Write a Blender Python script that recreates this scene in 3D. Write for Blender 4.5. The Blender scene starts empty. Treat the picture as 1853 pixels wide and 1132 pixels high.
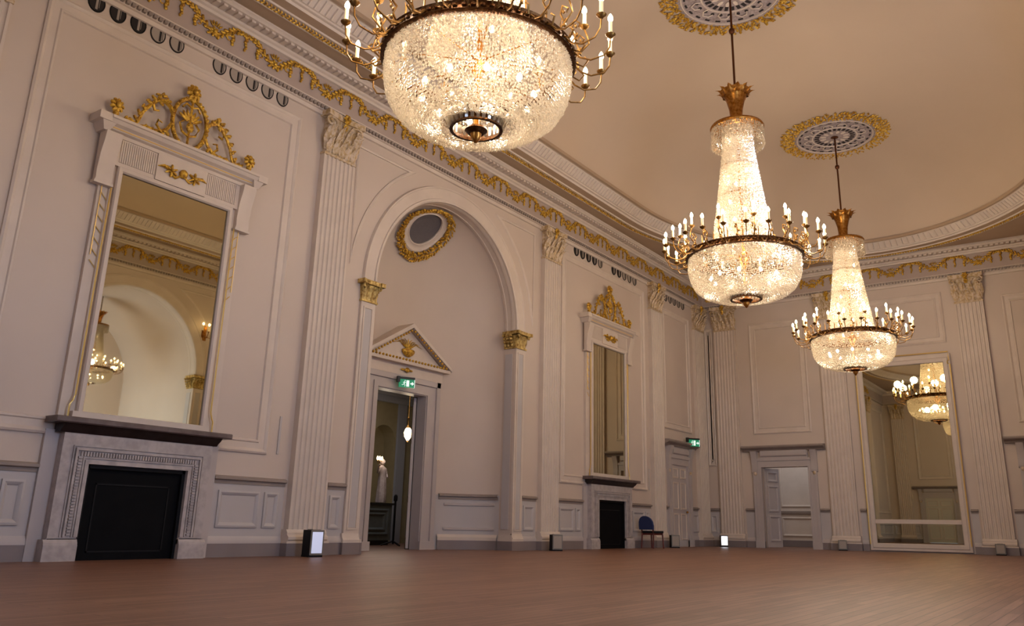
import bpy, bmesh, math, random
from mathutils import Vector, Matrix
random.seed(7)
PI = math.pi
S = bpy.context.scene
COL = S.collection
W, L, YR, XN = 11.594, 27.28, -1.49, -0.45      # left wall, far wall, right wall, near wall
YC = (W + YR) / 2                               # centre line of the room
XC = 13.60                                      # centre of the arched bays
EYE = 0.55

# ------------------------------------------------------------------ materials
def lin(c):
    return tuple(((v / 255 / 12.92) if v / 255 <= .04045 else ((v / 255 + .055) / 1.055) ** 2.4) for v in c) + (1,)

def mat(name, rgb, rough=.6, metal=0, spec=.35, noise=0, nscale=6, bump=0, bscale=60, emit=None, estr=0, nrgb=None):
    m = bpy.data.materials.new(name); m.use_nodes = True
    nt = m.node_tree; n = nt.nodes; b = n['Principled BSDF']
    b.inputs['Base Color'].default_value = lin(rgb)
    b.inputs['Roughness'].default_value = rough
    b.inputs['Metallic'].default_value = metal
    b.inputs['Specular IOR Level'].default_value = spec
    tc = n.new('ShaderNodeTexCoord')
    if noise:
        t = n.new('ShaderNodeTexNoise'); t.inputs['Scale'].default_value = nscale; t.inputs['Detail'].default_value = 5
        nt.links.new(tc.outputs['Object'], t.inputs['Vector'])
        mx = n.new('ShaderNodeMix'); mx.data_type = 'RGBA'
        mx.inputs['A'].default_value = lin(rgb)
        mx.inputs['B'].default_value = lin(nrgb or tuple(max(0, c - noise) for c in rgb))
        r = n.new('ShaderNodeMapRange'); r.inputs['From Min'].default_value = .38; r.inputs['From Max'].default_value = .66
        nt.links.new(t.outputs['Fac'], r.inputs['Value']); nt.links.new(r.outputs['Result'], mx.inputs['Factor'])
        nt.links.new(mx.outputs['Result'], b.inputs['Base Color'])
    if bump:
        t2 = n.new('ShaderNodeTexNoise'); t2.inputs['Scale'].default_value = bscale; t2.inputs['Detail'].default_value = 3
        nt.links.new(tc.outputs['Object'], t2.inputs['Vector'])
        bp = n.new('ShaderNodeBump'); bp.inputs['Strength'].default_value = bump; bp.inputs['Distance'].default_value = .02
        nt.links.new(t2.outputs['Fac'], bp.inputs['Height']); nt.links.new(bp.outputs['Normal'], b.inputs['Normal'])
    if emit:
        b.inputs['Emission Color'].default_value = lin(emit); b.inputs['Emission Strength'].default_value = estr
    return m

CREAM = mat('cream_wall_paint', (202, 186, 172), .55, noise=5, nscale=.7)
WHITE = mat('ivory_plaster', (209, 194, 180), .5, noise=6, nscale=3, bump=.05, bscale=40)
DADO = mat('lilac_grey_paint', (186, 179, 176), .5, noise=5, nscale=1.2)
SKIRT = mat('taupe_skirting_paint', (134, 122, 120), .45, noise=5, nscale=2)
TRIMG = mat('grey_white_woodwork', (184, 174, 170), .4, noise=5, nscale=2)
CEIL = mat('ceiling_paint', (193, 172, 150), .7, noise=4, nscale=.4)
SOFF = mat('soffit_paint_edge_shade', (170, 146, 122), .6, noise=5, nscale=1)
FRIEZE = mat('frieze_lilac_paint', (176, 158, 147), .6, noise=5, nscale=2)
STONEG = mat('taupe_stone_ledge', (150, 136, 126), .5, noise=8, nscale=4)
GOLD = mat('gilt', (226, 182, 66), .4, metal=.5, spec=.5, noise=70, nscale=22, nrgb=(150, 100, 30), bump=.4, bscale=55)
GOLDCAP = mat('gilt_and_ivory_carving', (206, 178, 110), .42, metal=.3, noise=60, nscale=14, nrgb=(128, 92, 30), bump=.4, bscale=40)
GOLDP = mat('pale_gilt_line', (226, 190, 110), .35, metal=.5)
GILTCAP = mat('ivory_and_gilt_carving', (212, 192, 168), .5, noise=60, nscale=16, nrgb=(176, 146, 96), bump=.3, bscale=40)
BRONZE = mat('dark_bronze', (92, 60, 30), .38, metal=.85, noise=35, nscale=30, bump=.3, bscale=60)
BRASS = mat('old_brass', (178, 124, 58), .32, metal=.85, noise=45, nscale=20)
ARMM = mat('dull_gilt_arm', (138, 102, 54), .4, metal=.8, noise=30, nscale=20)
RODM = mat('bronze_rod', (96, 58, 36), .4, metal=.8)
MARBLE = mat('veined_grey_marble', (184, 174, 170), .38, noise=20, nscale=9, bump=.08, bscale=18)
SLATE = mat('brown_slate_shelf', (112, 98, 94), .3, noise=20, nscale=5)
BLACKM = mat('dark_slate_moulding', (46, 34, 32), .3, noise=12, nscale=6)
BLACK = mat('black_fire_board', (9, 9, 12), .75, spec=.12, noise=4, nscale=3)
IRON = mat('dark_iron', (20, 19, 20), .55, metal=.5)
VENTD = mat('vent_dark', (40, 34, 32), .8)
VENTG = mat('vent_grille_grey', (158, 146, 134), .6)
MESHG = mat('grey_mesh_grille', (104, 98, 100), .7, noise=20, nscale=120)
MIRROR = mat('old_mirror_glass', (196, 188, 158), .015, metal=1, spec=.5)
CANDLE = mat('ivory_candle_sleeve', (240, 222, 170), .5, emit=(255, 214, 150), estr=.35)
FLAME = mat('lit_candle_bulb', (255, 240, 210), .3, emit=(255, 226, 176), estr=26)
BULB = mat('lit_bulb', (255, 240, 210), .3, emit=(255, 232, 190), estr=30)
GREENS = mat('green_exit_sign', (30, 128, 92), .4, emit=(40, 170, 120), estr=.35)
WHITES = mat('white_sign_pictogram', (235, 245, 240), .4, emit=(225, 250, 240), estr=.75)
SIGNB = mat('dark_sign_bracket', (30, 30, 32), .4)
BLUEF = mat('blue_upholstery', (46, 56, 96), .85, bump=.15, bscale=200)
BLACKF = mat('black_seat_fabric', (16, 16, 20), .8)
REDW = mat('reddish_wood', (110, 52, 42), .4, noise=25, nscale=12)
CHROME = mat('grey_metal_case', (120, 114, 106), .5, metal=.3)
REFLP = mat('white_reflection_glow', (250, 250, 255), .3, emit=(240, 244, 255), estr=2.6)  # emission stands for a bright reflection in the polished box face
REFLDIM = mat('pale_reflection_glow', (176, 176, 190), .15, metal=.4, emit=(214, 222, 255), estr=.55)  # weaker emission, painting a paler reflection on the box face
STATUE = mat('pale_statue_stone', (176, 160, 156), .6, noise=20, nscale=12)
LOBBY = mat('olive_lobby_paint', (150, 136, 104), .6, noise=5)
LOBBYW = mat('grey_lobby_woodwork', (150, 150, 156), .5)
CABG = mat('grey_green_cabinet', (92, 96, 94), .5, noise=6)
CABT = mat('dark_cabinet_top', (40, 38, 36), .4)
ROSEG = mat('grey_rose_plaster', (166, 152, 150), .6, noise=35, nscale=20)
ROSED = mat('rose_vent_slot', (38, 32, 34), .8)
GLASSL = mat('lantern_glass', (255, 240, 215), .2, emit=(255, 226, 170), estr=9)
PALEDR = mat('pale_door_paint', (196, 192, 178), .45)

def crystal():
    m = bpy.data.materials.new('cut_crystal'); m.use_nodes = True
    nt = m.node_tree; n = nt.nodes; n.clear()
    out = n.new('ShaderNodeOutputMaterial')
    tr = n.new('ShaderNodeBsdfTransparent'); tr.inputs['Color'].default_value = (1, .98, .94, 1)
    gl = n.new('ShaderNodeBsdfGlossy'); gl.inputs['Color'].default_value = (1, .95, .86, 1); gl.inputs['Roughness'].default_value = .12
    tl = n.new('ShaderNodeBsdfTranslucent'); tl.inputs['Color'].default_value = (.9, .82, .7, 1)
    m1 = n.new('ShaderNodeMixShader'); m1.inputs[0].default_value = .62
    m2 = n.new('ShaderNodeMixShader'); m2.inputs[0].default_value = .78
    nt.links.new(gl.outputs[0], m1.inputs[1]); nt.links.new(tl.outputs[0], m1.inputs[2])
    nt.links.new(tr.outputs[0], m2.inputs[1]); nt.links.new(m1.outputs[0], m2.inputs[2])
    nt.links.new(m2.outputs[0], out.inputs['Surface'])
    return m
CRYSTAL = crystal()
for m in (FLAME, BULB, CANDLE, GLASSL, WHITES, GREENS):
    m.cycles.emission_sampling = 'NONE'

def floor_mat():
    m = bpy.data.materials.new('brown_strip_parquet'); m.use_nodes = True
    nt = m.node_tree; n = nt.nodes; b = n['Principled BSDF']
    tc = n.new('ShaderNodeTexCoord')
    br = n.new('ShaderNodeTexBrick')
    br.inputs['Color1'].default_value = lin((138, 100, 80)); br.inputs['Color2'].default_value = lin((114, 80, 64))
    br.inputs['Mortar'].default_value = lin((72, 46, 38)); br.inputs['Scale'].default_value = 1
    br.inputs['Mortar Size'].default_value = .004; br.inputs['Bias'].default_value = 0
    br.inputs['Brick Width'].default_value = 1.1; br.inputs['Row Height'].default_value = .09
    br.offset = .37
    nt.links.new(tc.outputs['Object'], br.inputs['Vector'])
    mp = n.new('ShaderNodeMapping'); mp.inputs['Scale'].default_value = (.9, 22, 1)
    nt.links.new(tc.outputs['Object'], mp.inputs['Vector'])
    t = n.new('ShaderNodeTexNoise'); t.inputs['Scale'].default_value = 1.6; t.inputs['Detail'].default_value = 6
    nt.links.new(mp.outputs['Vector'], t.inputs['Vector'])
    mx = n.new('ShaderNodeMix'); mx.data_type = 'RGBA'; mx.blend_type = 'MULTIPLY'; mx.inputs['Factor'].default_value = .55
    rp = n.new('ShaderNodeValToRGB'); rp.color_ramp.elements[0].position = .3; rp.color_ramp.elements[0].color = (.55, .5, .48, 1)
    rp.color_ramp.elements[1].position = .75; rp.color_ramp.elements[1].color = (1.25, 1.2, 1.18, 1)
    nt.links.new(t.outputs['Fac'], rp.inputs['Fac'])
    nt.links.new(br.outputs['Color'], mx.inputs['A']); nt.links.new(rp.outputs['Color'], mx.inputs['B'])
    nt.links.new(mx.outputs['Result'], b.inputs['Base Color'])
    b.inputs['Roughness'].default_value = .42; b.inputs['Specular IOR Level'].default_value = .35
    return m
FLOORM = floor_mat()

# ------------------------------------------------------------------ mesh builder
class MB:
    def __init__(s, M=None): s.v, s.f, s.mi, s.k, s.M = [], [], [], 0, M
    def add(s, vs, fs):
        o = len(s.v)
        s.v += [tuple(s.M @ Vector(p)) for p in vs] if s.M else [tuple(p) for p in vs]
        s.f += [tuple(i + o for i in f) for f in fs]; s.mi += [s.k] * len(fs)
        return s
    def box(s, x0, x1, y0, y1, z0, z1):
        v = [(x, y, z) for z in (z0, z1) for y in (y0, y1) for x in (x0, x1)]
        return s.add(v, [(0, 2, 3, 1), (4, 5, 7, 6), (0, 1, 5, 4), (2, 6, 7, 3), (0, 4, 6, 2), (1, 3, 7, 5)])
    def taper(s, x0, x1, y0, y1, z0, z1, dx=0, dy=0):       # box whose top is wider by dx each side and reaches dy further out (-y)
        v = [(x0, y0, z0), (x1, y0, z0), (x0, y1, z0), (x1, y1, z0), (x0 - dx, y0 - dy, z1), (x1 + dx, y0 - dy, z1), (x0 - dx, y1, z1), (x1 + dx, y1, z1)]
        return s.add(v, [(0, 2, 3, 1), (4, 5, 7, 6), (0, 1, 5, 4), (2, 6, 7, 3), (0, 4, 6, 2), (1, 3, 7, 5)])
    def prism_y(s, poly, y0, y1):                          # polygon in x,z extruded along y
        n = len(poly)
        v = [(x, y0, z) for x, z in poly] + [(x, y1, z) for x, z in poly]
        return s.add(v, [tuple(range(n)), tuple(range(2 * n - 1, n - 1, -1))] + [(i, (i + 1) % n, n + (i + 1) % n, n + i) for i in range(n)])
    def prism_z(s, poly, z0, z1):
        n = len(poly)
        v = [(x, y, z0) for x, y in poly] + [(x, y, z1) for x, y in poly]
        return s.add(v, [tuple(range(n)), tuple(range(2 * n - 1, n - 1, -1))] + [(i, (i + 1) % n, n + (i + 1) % n, n + i) for i in range(n)])
    def prism_x(s, poly, x0, x1):                          # polygon in y,z extruded along x
        n = len(poly)
        v = [(x0, y, z) for y, z in poly] + [(x1, y, z) for y, z in poly]
        return s.add(v, [tuple(range(n)), tuple(range(2 * n - 1, n - 1, -1))] + [(i, (i + 1) % n, n + (i + 1) % n, n + i) for i in range(n)])
    def lathe(s, prof, n=32, c=(0, 0, 0), axis='z', sq=(1, 1)):
        v, f = [], []
        for r, z in prof:
            for k in range(n):
                a = 2 * PI * k / n; p = (r * math.cos(a) * sq[0], r * math.sin(a) * sq[1], z)
                if axis == 'y': p = (p[0], -z, p[1])
                v.append((p[0] + c[0], p[1] + c[1], p[2] + c[2]))
        for i in range(len(prof) - 1):
            for k in range(n):
                f.append((i * n + k, i * n + (k + 1) % n, (i + 1) * n + (k + 1) % n, (i + 1) * n + k))
        return s.add(v, f)
    def tube(s, pts, r, n=6, cap=True):
        pts = [Vector(p) for p in pts]; v, f = [], []
        rs = r if isinstance(r, (list, tuple)) else [r] * len(pts)
        up = Vector((.31, .17, .93)).normalized()
        for i, p in enumerate(pts):
            d = (pts[min(i + 1, len(pts) - 1)] - pts[max(i - 1, 0)]).normalized()
            a = d.cross(up); a = a.normalized() if a.length > 1e-4 else Vector((1, 0, 0)); b = d.cross(a)
            for k in range(n):
                t = 2 * PI * k / n; v.append(p + (a * math.cos(t) + b * math.sin(t)) * rs[i])
        for i in range(len(pts) - 1):
            for k in range(n):
                f.append((i * n + k, i * n + (k + 1) % n, (i + 1) * n + (k + 1) % n, (i + 1) * n + k))
        if cap: f += [tuple(range(n)), tuple(range(len(v) - n, len(v)))]
        return s.add(v, f)
    def blob(s, c, r, rot=0, tilt=0, n=6, m=4):             # an ellipsoid, turned in the x,z plane
        if not isinstance(r, (list, tuple)): r = (r, r, r)
        v, f = [], []; ca, sa = math.cos(rot), math.sin(rot)
        for i in range(m + 1):
            th = PI * i / m
            for k in range(n):
                a = 2 * PI * k / n
                x, y, z = r[0] * math.sin(th) * math.cos(a), r[1] * math.sin(th) * math.sin(a), r[2] * math.cos(th)
                v.append((c[0] + x * ca + z * sa, c[1] + y, c[2] - x * sa + z * ca))
        for i in range(m):
            for k in range(n):
                f.append((i * n + k, i * n + (k + 1) % n, (i + 1) * n + (k + 1) % n, (i + 1) * n + k))
        return s.add(v, f)
    def octa(s, c, rx, rz):
        x, y, z = c
        return s.add([(x + rx, y, z), (x, y + rx, z), (x - rx, y, z), (x, y - rx, z), (x, y, z + rz), (x, y, z - rz)],
                     [(0, 1, 4), (1, 2, 4), (2, 3, 4), (3, 0, 4), (1, 0, 5), (2, 1, 5), (3, 2, 5), (0, 3, 5)])
    def leaf(s, base, h, w, out, lean=0, curl=.35, n=5):     # acanthus leaf standing at base on a wall, tip curling outwards (-y)
        v, f = [], []
        for i in range(n + 1):
            t = i / n
            ww = w * (math.sin(PI * min(1, .22 + .78 * t)) ** .7) * (1 + .18 * math.sin(t * 20))
            y = -out * (t ** 2.2); z = h * (t - curl * max(0, t - .75) ** 1.2 * 2)
            for j, u in enumerate((-1, -.5, 0, .5, 1)):
                v.append((base[0] + u * ww / 2 + lean * t, base[1] + y - .02 * (1 - abs(u)) - .012 * (j == 2), base[2] + z))
        for i in range(n):
            for j in range(4):
                a = i * 5 + j; f.append((a, a + 1, a + 6, a + 5))
        return s.add(v, f)
    def sweep(s, pts, prof, closed=True, fn=None):          # 2-D path, profile of (offset to the left of travel, height)
        n = len(pts); P = [Vector(p) for p in pts]; v, f = [], []
        for i in range(n):
            a = P[(i - 1) % n] if closed or i > 0 else None
            b = P[(i + 1) % n] if closed or i < n - 1 else None
            d1 = (P[i] - a).normalized() if a is not None else (b - P[i]).normalized()
            d2 = (b - P[i]).normalized() if b is not None else d1
            n1, n2 = Vector((-d1.y, d1.x)), Vector((-d2.y, d2.x))
            m = n1 + n2; m = m / max(1e-6, m.length); k = 1 / max(.3, m.dot(n1)); m = m * k
            for o, h in prof:
                q = P[i] + m * o; v.append(fn(q.x, q.y, h))
        k = len(prof)
        for i in range(n if closed else n - 1):
            j = (i + 1) % n
            for q in range(k - 1): f.append((i * k + q, j * k + q, j * k + q + 1, i * k + q + 1))
        return s.add(v, f)
    def frame(s, x0, x1, z0, z1, prof, y=0):                 # moulding loop on a wall facing -y; offset positive = towards the middle
        return s.sweep([(x0, z0), (x1, z0), (x1, z1), (x0, z1)], prof, True, lambda a, b, h: (a, y - h, b))
    def build(s, name, mats, parent=None, at=(0, 0, 0), smooth=40, rot=0, norm=True, weld=False):
        me = bpy.data.meshes.new(name)
        me.from_pydata(s.v, [], s.f)
        for m in (mats if isinstance(mats, (list, tuple)) else [mats]): me.materials.append(m)
        me.polygons.foreach_set('material_index', s.mi)
        if norm:
            bm = bmesh.new(); bm.from_mesh(me)
            if weld: bmesh.ops.remove_doubles(bm, verts=bm.verts, dist=1e-4)
            bmesh.ops.recalc_face_normals(bm, faces=bm.faces); bm.to_mesh(me); bm.free()
        if smooth:
            me.polygons.foreach_set('use_smooth', [True] * len(me.polygons))
            me.set_sharp_from_angle(angle=math.radians(smooth))
        me.update()
        o = bpy.data.objects.new(name, me); COL.objects.link(o)
        o.parent = parent; o.location = at; o.rotation_euler = (0, 0, rot)
        return o

def tag(o, label=None, cat=None, group=None, kind=None):
    if label: o['label'] = label
    if cat: o['category'] = cat
    if group: o['group'] = group
    if kind: o['kind'] = kind
    return o
def empty(name, loc, rot=0):
    o = bpy.data.objects.new(name, None); COL.objects.link(o); o.empty_display_size = .2
    o.location = loc; o.rotation_euler = (0, 0, rot); return o
def kids(o): return [c for c in bpy.data.objects if c.parent == o]
def copy_tree(o, parent=None):
    c = o.copy(); COL.objects.link(c); c.parent = parent
    for ch in kids(o): copy_tree(ch, c)
    return c
def struct(o): o['kind'] = 'structure'; return o

LEFT, FAR, RIGHT, NEAR = 0, -PI / 2, PI, PI / 2
def onwall(wall, u, z=0, g=.002):                            # a point just in front of a wall plane
    return {LEFT: (u, W - g, z), FAR: (L - g, u, z), RIGHT: (u, YR + g, z), NEAR: (XN + g, u, z)}[wall]
def wallM(wall):                                            # local frame (u, -out, z) for meshes that span a whole wall
    if wall == LEFT: return Matrix(((1, 0, 0, 0), (0, 1, 0, W), (0, 0, 1, 0), (0, 0, 0, 1)))
    if wall == FAR: return Matrix(((0, 1, 0, L), (1, 0, 0, 0), (0, 0, 1, 0), (0, 0, 0, 1)))
    if wall == RIGHT: return Matrix(((1, 0, 0, 0), (0, -1, 0, YR), (0, 0, 1, 0), (0, 0, 0, 1)))
    return Matrix(((0, -1, 0, XN), (1, 0, 0, 0), (0, 0, 1, 0), (0, 0, 0, 1)))

PANEL = [(0, 0), (0, .03), (.03, .045), (.06, .03), (.075, .012), (.17, .012), (.185, .03), (.21, .03), (.225, 0)]
PANELS = [(0, 0), (0, .025), (.03, .035), (.06, .02), (.075, 0)]

# ------------------------------------------------------------------ floor, walls
struct(MB().box(XN - .3, L + .2, YR - .3, 13.2, -.2, 0).build('floor', FLOORM, smooth=0))

AR, AS = 2.37, 5.10                                         # arch radius and springing height
def arch_pts(r, n=40, a0=0, a1=PI): return [(XC + r * math.cos(a0 + (a1 - a0) * i / n), AS + r * math.sin(a0 + (a1 - a0) * i / n)) for i in range(n + 1)]
def wall_with_arch(name, wall):
    mb = MB(wallM(wall))
    top = 9.3
    poly = [(XN - .3, 0), (XC - AR, 0)] + arch_pts(AR, a0=PI, a1=0) + [(XC + AR, 0), (L + .3, 0), (L + .3, top), (XN - .3, top)]
    mb.prism_y(poly, 0, .33)
    return struct(mb.build(name, CREAM, smooth=30))
wl = wall_with_arch('wall_left', LEFT)
wr = wall_with_arch('wall_right', RIGHT)
DOORS_FAR = (8.90, 2 * YC - 8.90)
def wall_with_doors(name, wall, holes, top=9.3):
    mb = MB(wallM(wall)); a, b = YR - .3, W + .3
    xs = a
    for c, hw, h in sorted(holes):
        mb.box(xs, c - hw, 0, .33, 0, top); mb.box(c - hw, c + hw, 0, .33, h, top); xs = c + hw
    mb.box(xs, b, 0, .33, 0, top)
    return struct(mb.build(name, CREAM, smooth=0))
wf = wall_with_doors('wall_far', FAR, [(c, .76, 2.52) for c in DOORS_FAR])
wn = wall_with_doors('wall_near', NEAR, [(c, .76, 2.52) for c in DOORS_FAR])

# apse behind the left arch and recess behind the right arch
AD = 1.25
def apse_xy(t, r=1.0): return (XC + AR * r * math.cos(t), W + .33 + AD * r * math.sin(t))
def apse():
    mb = MB()
    hw = .80; td = math.acos(hw / AR)
    ts = sorted(set([PI * i / 36 for i in range(37)] + [td, PI - td]))
    zs = [0, 1.2, 3.38, AS]
    v, f, mi = [], [], []
    for z in zs:
        for t in ts: x, y = apse_xy(t); v.append((x, y, z))
    n = len(ts)
    for i in range(3):
        for k in range(n - 1):
            mid = (ts[k] + ts[k + 1]) / 2
            if i < 2 and td < mid < PI - td: continue
            mb.k = 1 if i == 0 else 0
            mb.add([v[i * n + k], v[i * n + k + 1], v[(i + 1) * n + k + 1], v[(i + 1) * n + k]], [(0, 1, 2, 3)])
    mb.k = 0
    m = 16; rows = []
    for j in range(m + 1):
        p = PI / 2 * j / m
        for t in ts: rows.append((XC + AR * math.cos(t) * math.cos(p), W + .33 + AD * math.sin(t) * math.cos(p), AS + AR * math.sin(p)))
    fs = [(j * n + k, j * n + k + 1, (j + 1) * n + k + 1, (j + 1) * n + k) for j in range(m) for k in range(n - 1)]
    mb.add(rows, fs)
    o = mb.build('wall_apse', [CREAM, DADO], smooth=60, weld=True); struct(o)
    for a, b in ((.02, td - .28), (PI - td + .28, PI - .02)):
        pts = [apse_xy(a + (b - a) * i / 12) for i in range(13)]
        sk = MB().sweep(pts, [(0, 0), (.05, 0), (.05, .2), (0, .2)], False, lambda x, y, h: (x, y, h)).build('baseboard_apse', SKIRT, smooth=30); struct(sk)
        t1 = MB().sweep(pts, [(0, .2), (.055, .2), (.055, .27), (.02, .33), (0, .33)], False, lambda x, y, h: (x, y, h)).build('skirting_cap', WHITE, sk, smooth=30)
        t2 = MB().sweep(pts, [(0, 1.1), (.02, 1.1), (.02, 1.16), (.07, 1.17), (.07, 1.205), (0, 1.23)], False, lambda x, y, h: (x, y, h)).build('trim_apse_dado', STONEG, smooth=30); struct(t2)
        xs = pts[1:-1]
        lo = [(p[0], p[1], .42) for p in xs]; hi = [(p[0], p[1], 1.02) for p in xs]
        pm = MB()
        for z in (.45, .99): pm.sweep(xs, [(0, z - .03), (.03, z - .02), (.03, z + .02), (0, z + .03)], False, lambda x, y, h: (x, y, h))
        pm.build('panel_moulding', TRIMG, t2, smooth=30)
apse()
def recess():
    M = wallM(RIGHT); d = 4.2
    mb = MB(M)
    P = [(XC + AR, 0)] + arch_pts(AR) + [(XC - AR, 0)]
    n = len(P)
    def ring(y, f=None): return [(x, y, z) for x, z in P]
    vs = ring(.33) + ring(d)
    fs = [(i, i + 1, n + i + 1, n + i) for i in range(n - 2)]           # the window side is left open
    mb.add(vs, fs)
    mb.add(ring(d), [tuple(range(n))])
    mb.add([(XC - AR, .33, 0), (XC + AR, .33, 0), (XC + AR, d, 0), (XC - AR, d, 0)], [(0, 1, 2, 3)])
    x = XC - AR
    for (y0, y1, z0, z1) in ((.33, 1.2, 0, AS), (3.4, d, 0, AS), (1.2, 3.4, 0, 1.0), (1.2, 3.4, 4.4, AS)):
        mb.add([(x, y0, z0), (x, y1, z0), (x, y1, z1), (x, y0, z1)], [(0, 1, 2, 3)])
    struct(mb.build('wall_recess', CREAM, smooth=30))
    w = MB()
    X = XC - AR; ya, yb = YR - 3.4, YR - 1.2
    w.box(X - .06, X + .04, ya - .1, ya, .9, 4.5).box(X - .06, X + .04, yb, yb + .1, .9, 4.5).box(X - .06, X + .04, ya, yb, 4.4, 4.5).box(X - .1, X + .1, ya - .1, yb + .1, .92, 1.0)
    for k in range(1, 3): w.box(X - .03, X, ya + (yb - ya) * k / 3 - .02, ya + (yb - ya) * k / 3 + .02, 1, 4.4)
    for k in range(1, 5): w.box(X - .03, X, ya, yb, 1 + .68 * k - .02, 1 + .68 * k + .02)
    struct(w.build('window_1', WHITE, smooth=0))
recess()

# ------------------------------------------------------------------ entablature and ceiling
RECT = [(XN, YR), (L, YR), (L, W), (XN, W)]                 # travelled anticlockwise: left of travel = into the room
pl = lambda x, y, h: (x, y, h)
tr1 = struct(MB().sweep(RECT, [(0, 7.98), (.04, 7.99), (.05, 8.06), (.085, 8.07), (.085, 8.13), (.14, 8.15), (.14, 8.17), (.10, 8.18)], True, pl).build('trim_1', WHITE, smooth=25))
den = MB()
for a, b in zip(RECT, RECT[1:] + RECT[:1]):
    a, b = Vector(a), Vector(b); d = (b - a); n = int(d.length / .09); d.normalize(); nn = Vector((-d.y, d.x))
    for i in range(n):
        p = a + d * (.12 + i * .09)
        q = [p + nn * .08, p + d * .05 + nn * .08, p + d * .05 + nn * .135, p + nn * .135]
        den.prism_z([(t.x, t.y) for t in q], 8.085, 8.145)
den.build('dentil_course', STONEG, tr1, smooth=0)
tr2 = struct(MB().sweep(RECT, [(.10, 8.175), (.10, 8.70)], True, pl).build('trim_2', FRIEZE, smooth=0))
tr3 = struct(MB().sweep(RECT, [(.10, 8.68), (.15, 8.69), (.17, 8.73), (.21, 8.75), (.22, 8.79), (.28, 8.81), (.44, 8.815), (.46, 8.835), (.50, 8.85), (.50, 8.88), (.44, 8.90), (.44, 8.93)], True, pl).build('trim_3', WHITE, smooth=25))
egg = MB()
for a, b in zip(RECT, RECT[1:] + RECT[:1]):
    a, b = Vector(a), Vector(b); d = (b - a); n = int(d.length / .14); d.normalize(); nn = Vector((-d.y, d.x))
    for i in range(2, n - 1):
        p = a + d * (i * .14) + nn * .31
        q = [p - d * .04 - nn * .06, p + d * .04 - nn * .06, p + d * .04 + nn * .09, p - d * .04 + nn * .09]
        egg.prism_z([(t.x, t.y) for t in q], 8.775, 8.82)
egg.build('modillion_course', WHITE, tr3, smooth=0)

def swag_mesh():
    mb = MB(); rnd = random.Random(3)
    # rosette with palmette at u = 0, garland rising to u = .62 and falling to the next rosette at 1.24
    def leafs(pts, r, k=1):
        for i, (x, z) in enumerate(pts):
            x2, z2 = pts[min(i + 1, len(pts) - 1)]; a = math.atan2(z2 - z, x2 - x) if i + 1 < len(pts) else 0
            for s_ in (-1, 1):
                mb.blob((x + rnd.uniform(-.01, .01), -.02, z + s_ * r * .6), (r * 1.3, .022, r * .55), rot=-a + s_ * .6, n=5, m=3)
    for k in range(7):
        a = 2 * PI * k / 7; mb.blob((.055 * math.cos(a), -.02, .055 * math.sin(a)), (.05, .03, .028), rot=-a, n=5, m=3)
    mb.blob((0, -.05, 0), (.035, .03, .035), n=6, m=4)
    for k in range(5):
        a = PI / 2 + (k - 2) * .38; mb.blob((.02 + .12 * math.cos(a), -.02, .06 + .1 * math.sin(a)), (.06, .018, .018), rot=-a, n=5, m=3)
    up = [(.09 + .5 * t, -.02 + .30 * math.sin(t * PI / 2)) for t in [i / 7 for i in range(8)]]
    dn = [(1.24 - x, z) for x, z in up][::-1]
    leafs(up, .054); leafs(dn, .054)
    for (x, z, n) in ((.36, .10, 4), (.62, .22, 6), (.88, .10, 4)):
        for i in range(n):
            mb.blob((x + .012 * math.sin(i * 2.1), -.02, z - i * .05), (.046 - .004 * i, .026, .036), n=5, m=3)
    for c, s_ in ((.30, 1), (.94, -1)):
        mb.tube([(c + s_ * (.10 - .09 * t) * math.cos(t * 5), -.015, .02 + (.10 - .09 * t) * math.sin(t * 5)) for t in [i / 12 for i in range(13)]], .013, n=4)
    return mb
SW = swag_mesh()
sw0 = None
def put_swags(wall, u0, u1, step=1.24):
    global sw0
    n = int((u1 - u0) / step); off = (u1 - u0 - n * step) / 2
    for i in range(n):
        u = u0 + off + i * step
        x, y, z = onwall(wall, u if wall in (LEFT, NEAR) else u + step, 8.40)
        d = .10; x += {LEFT: 0, FAR: -d, RIGHT: 0, NEAR: d}[wall]; y += {LEFT: -d, FAR: 0, RIGHT: d, NEAR: 0}[wall]
        if sw0 is None:
            sw0 = SW.build('gilt_swag', GOLD, tr2, (x, y, z), 60, wall, norm=False)
        else:
            c = sw0.copy(); COL.objects.link(c); c.location = (x, y, z); c.rotation_euler = (0, 0, wall)
put_swags(LEFT, 3.0, L - .15); put_swags(FAR, YR + .2, W - .15); put_swags(RIGHT, 10.0, 19.0)

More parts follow.
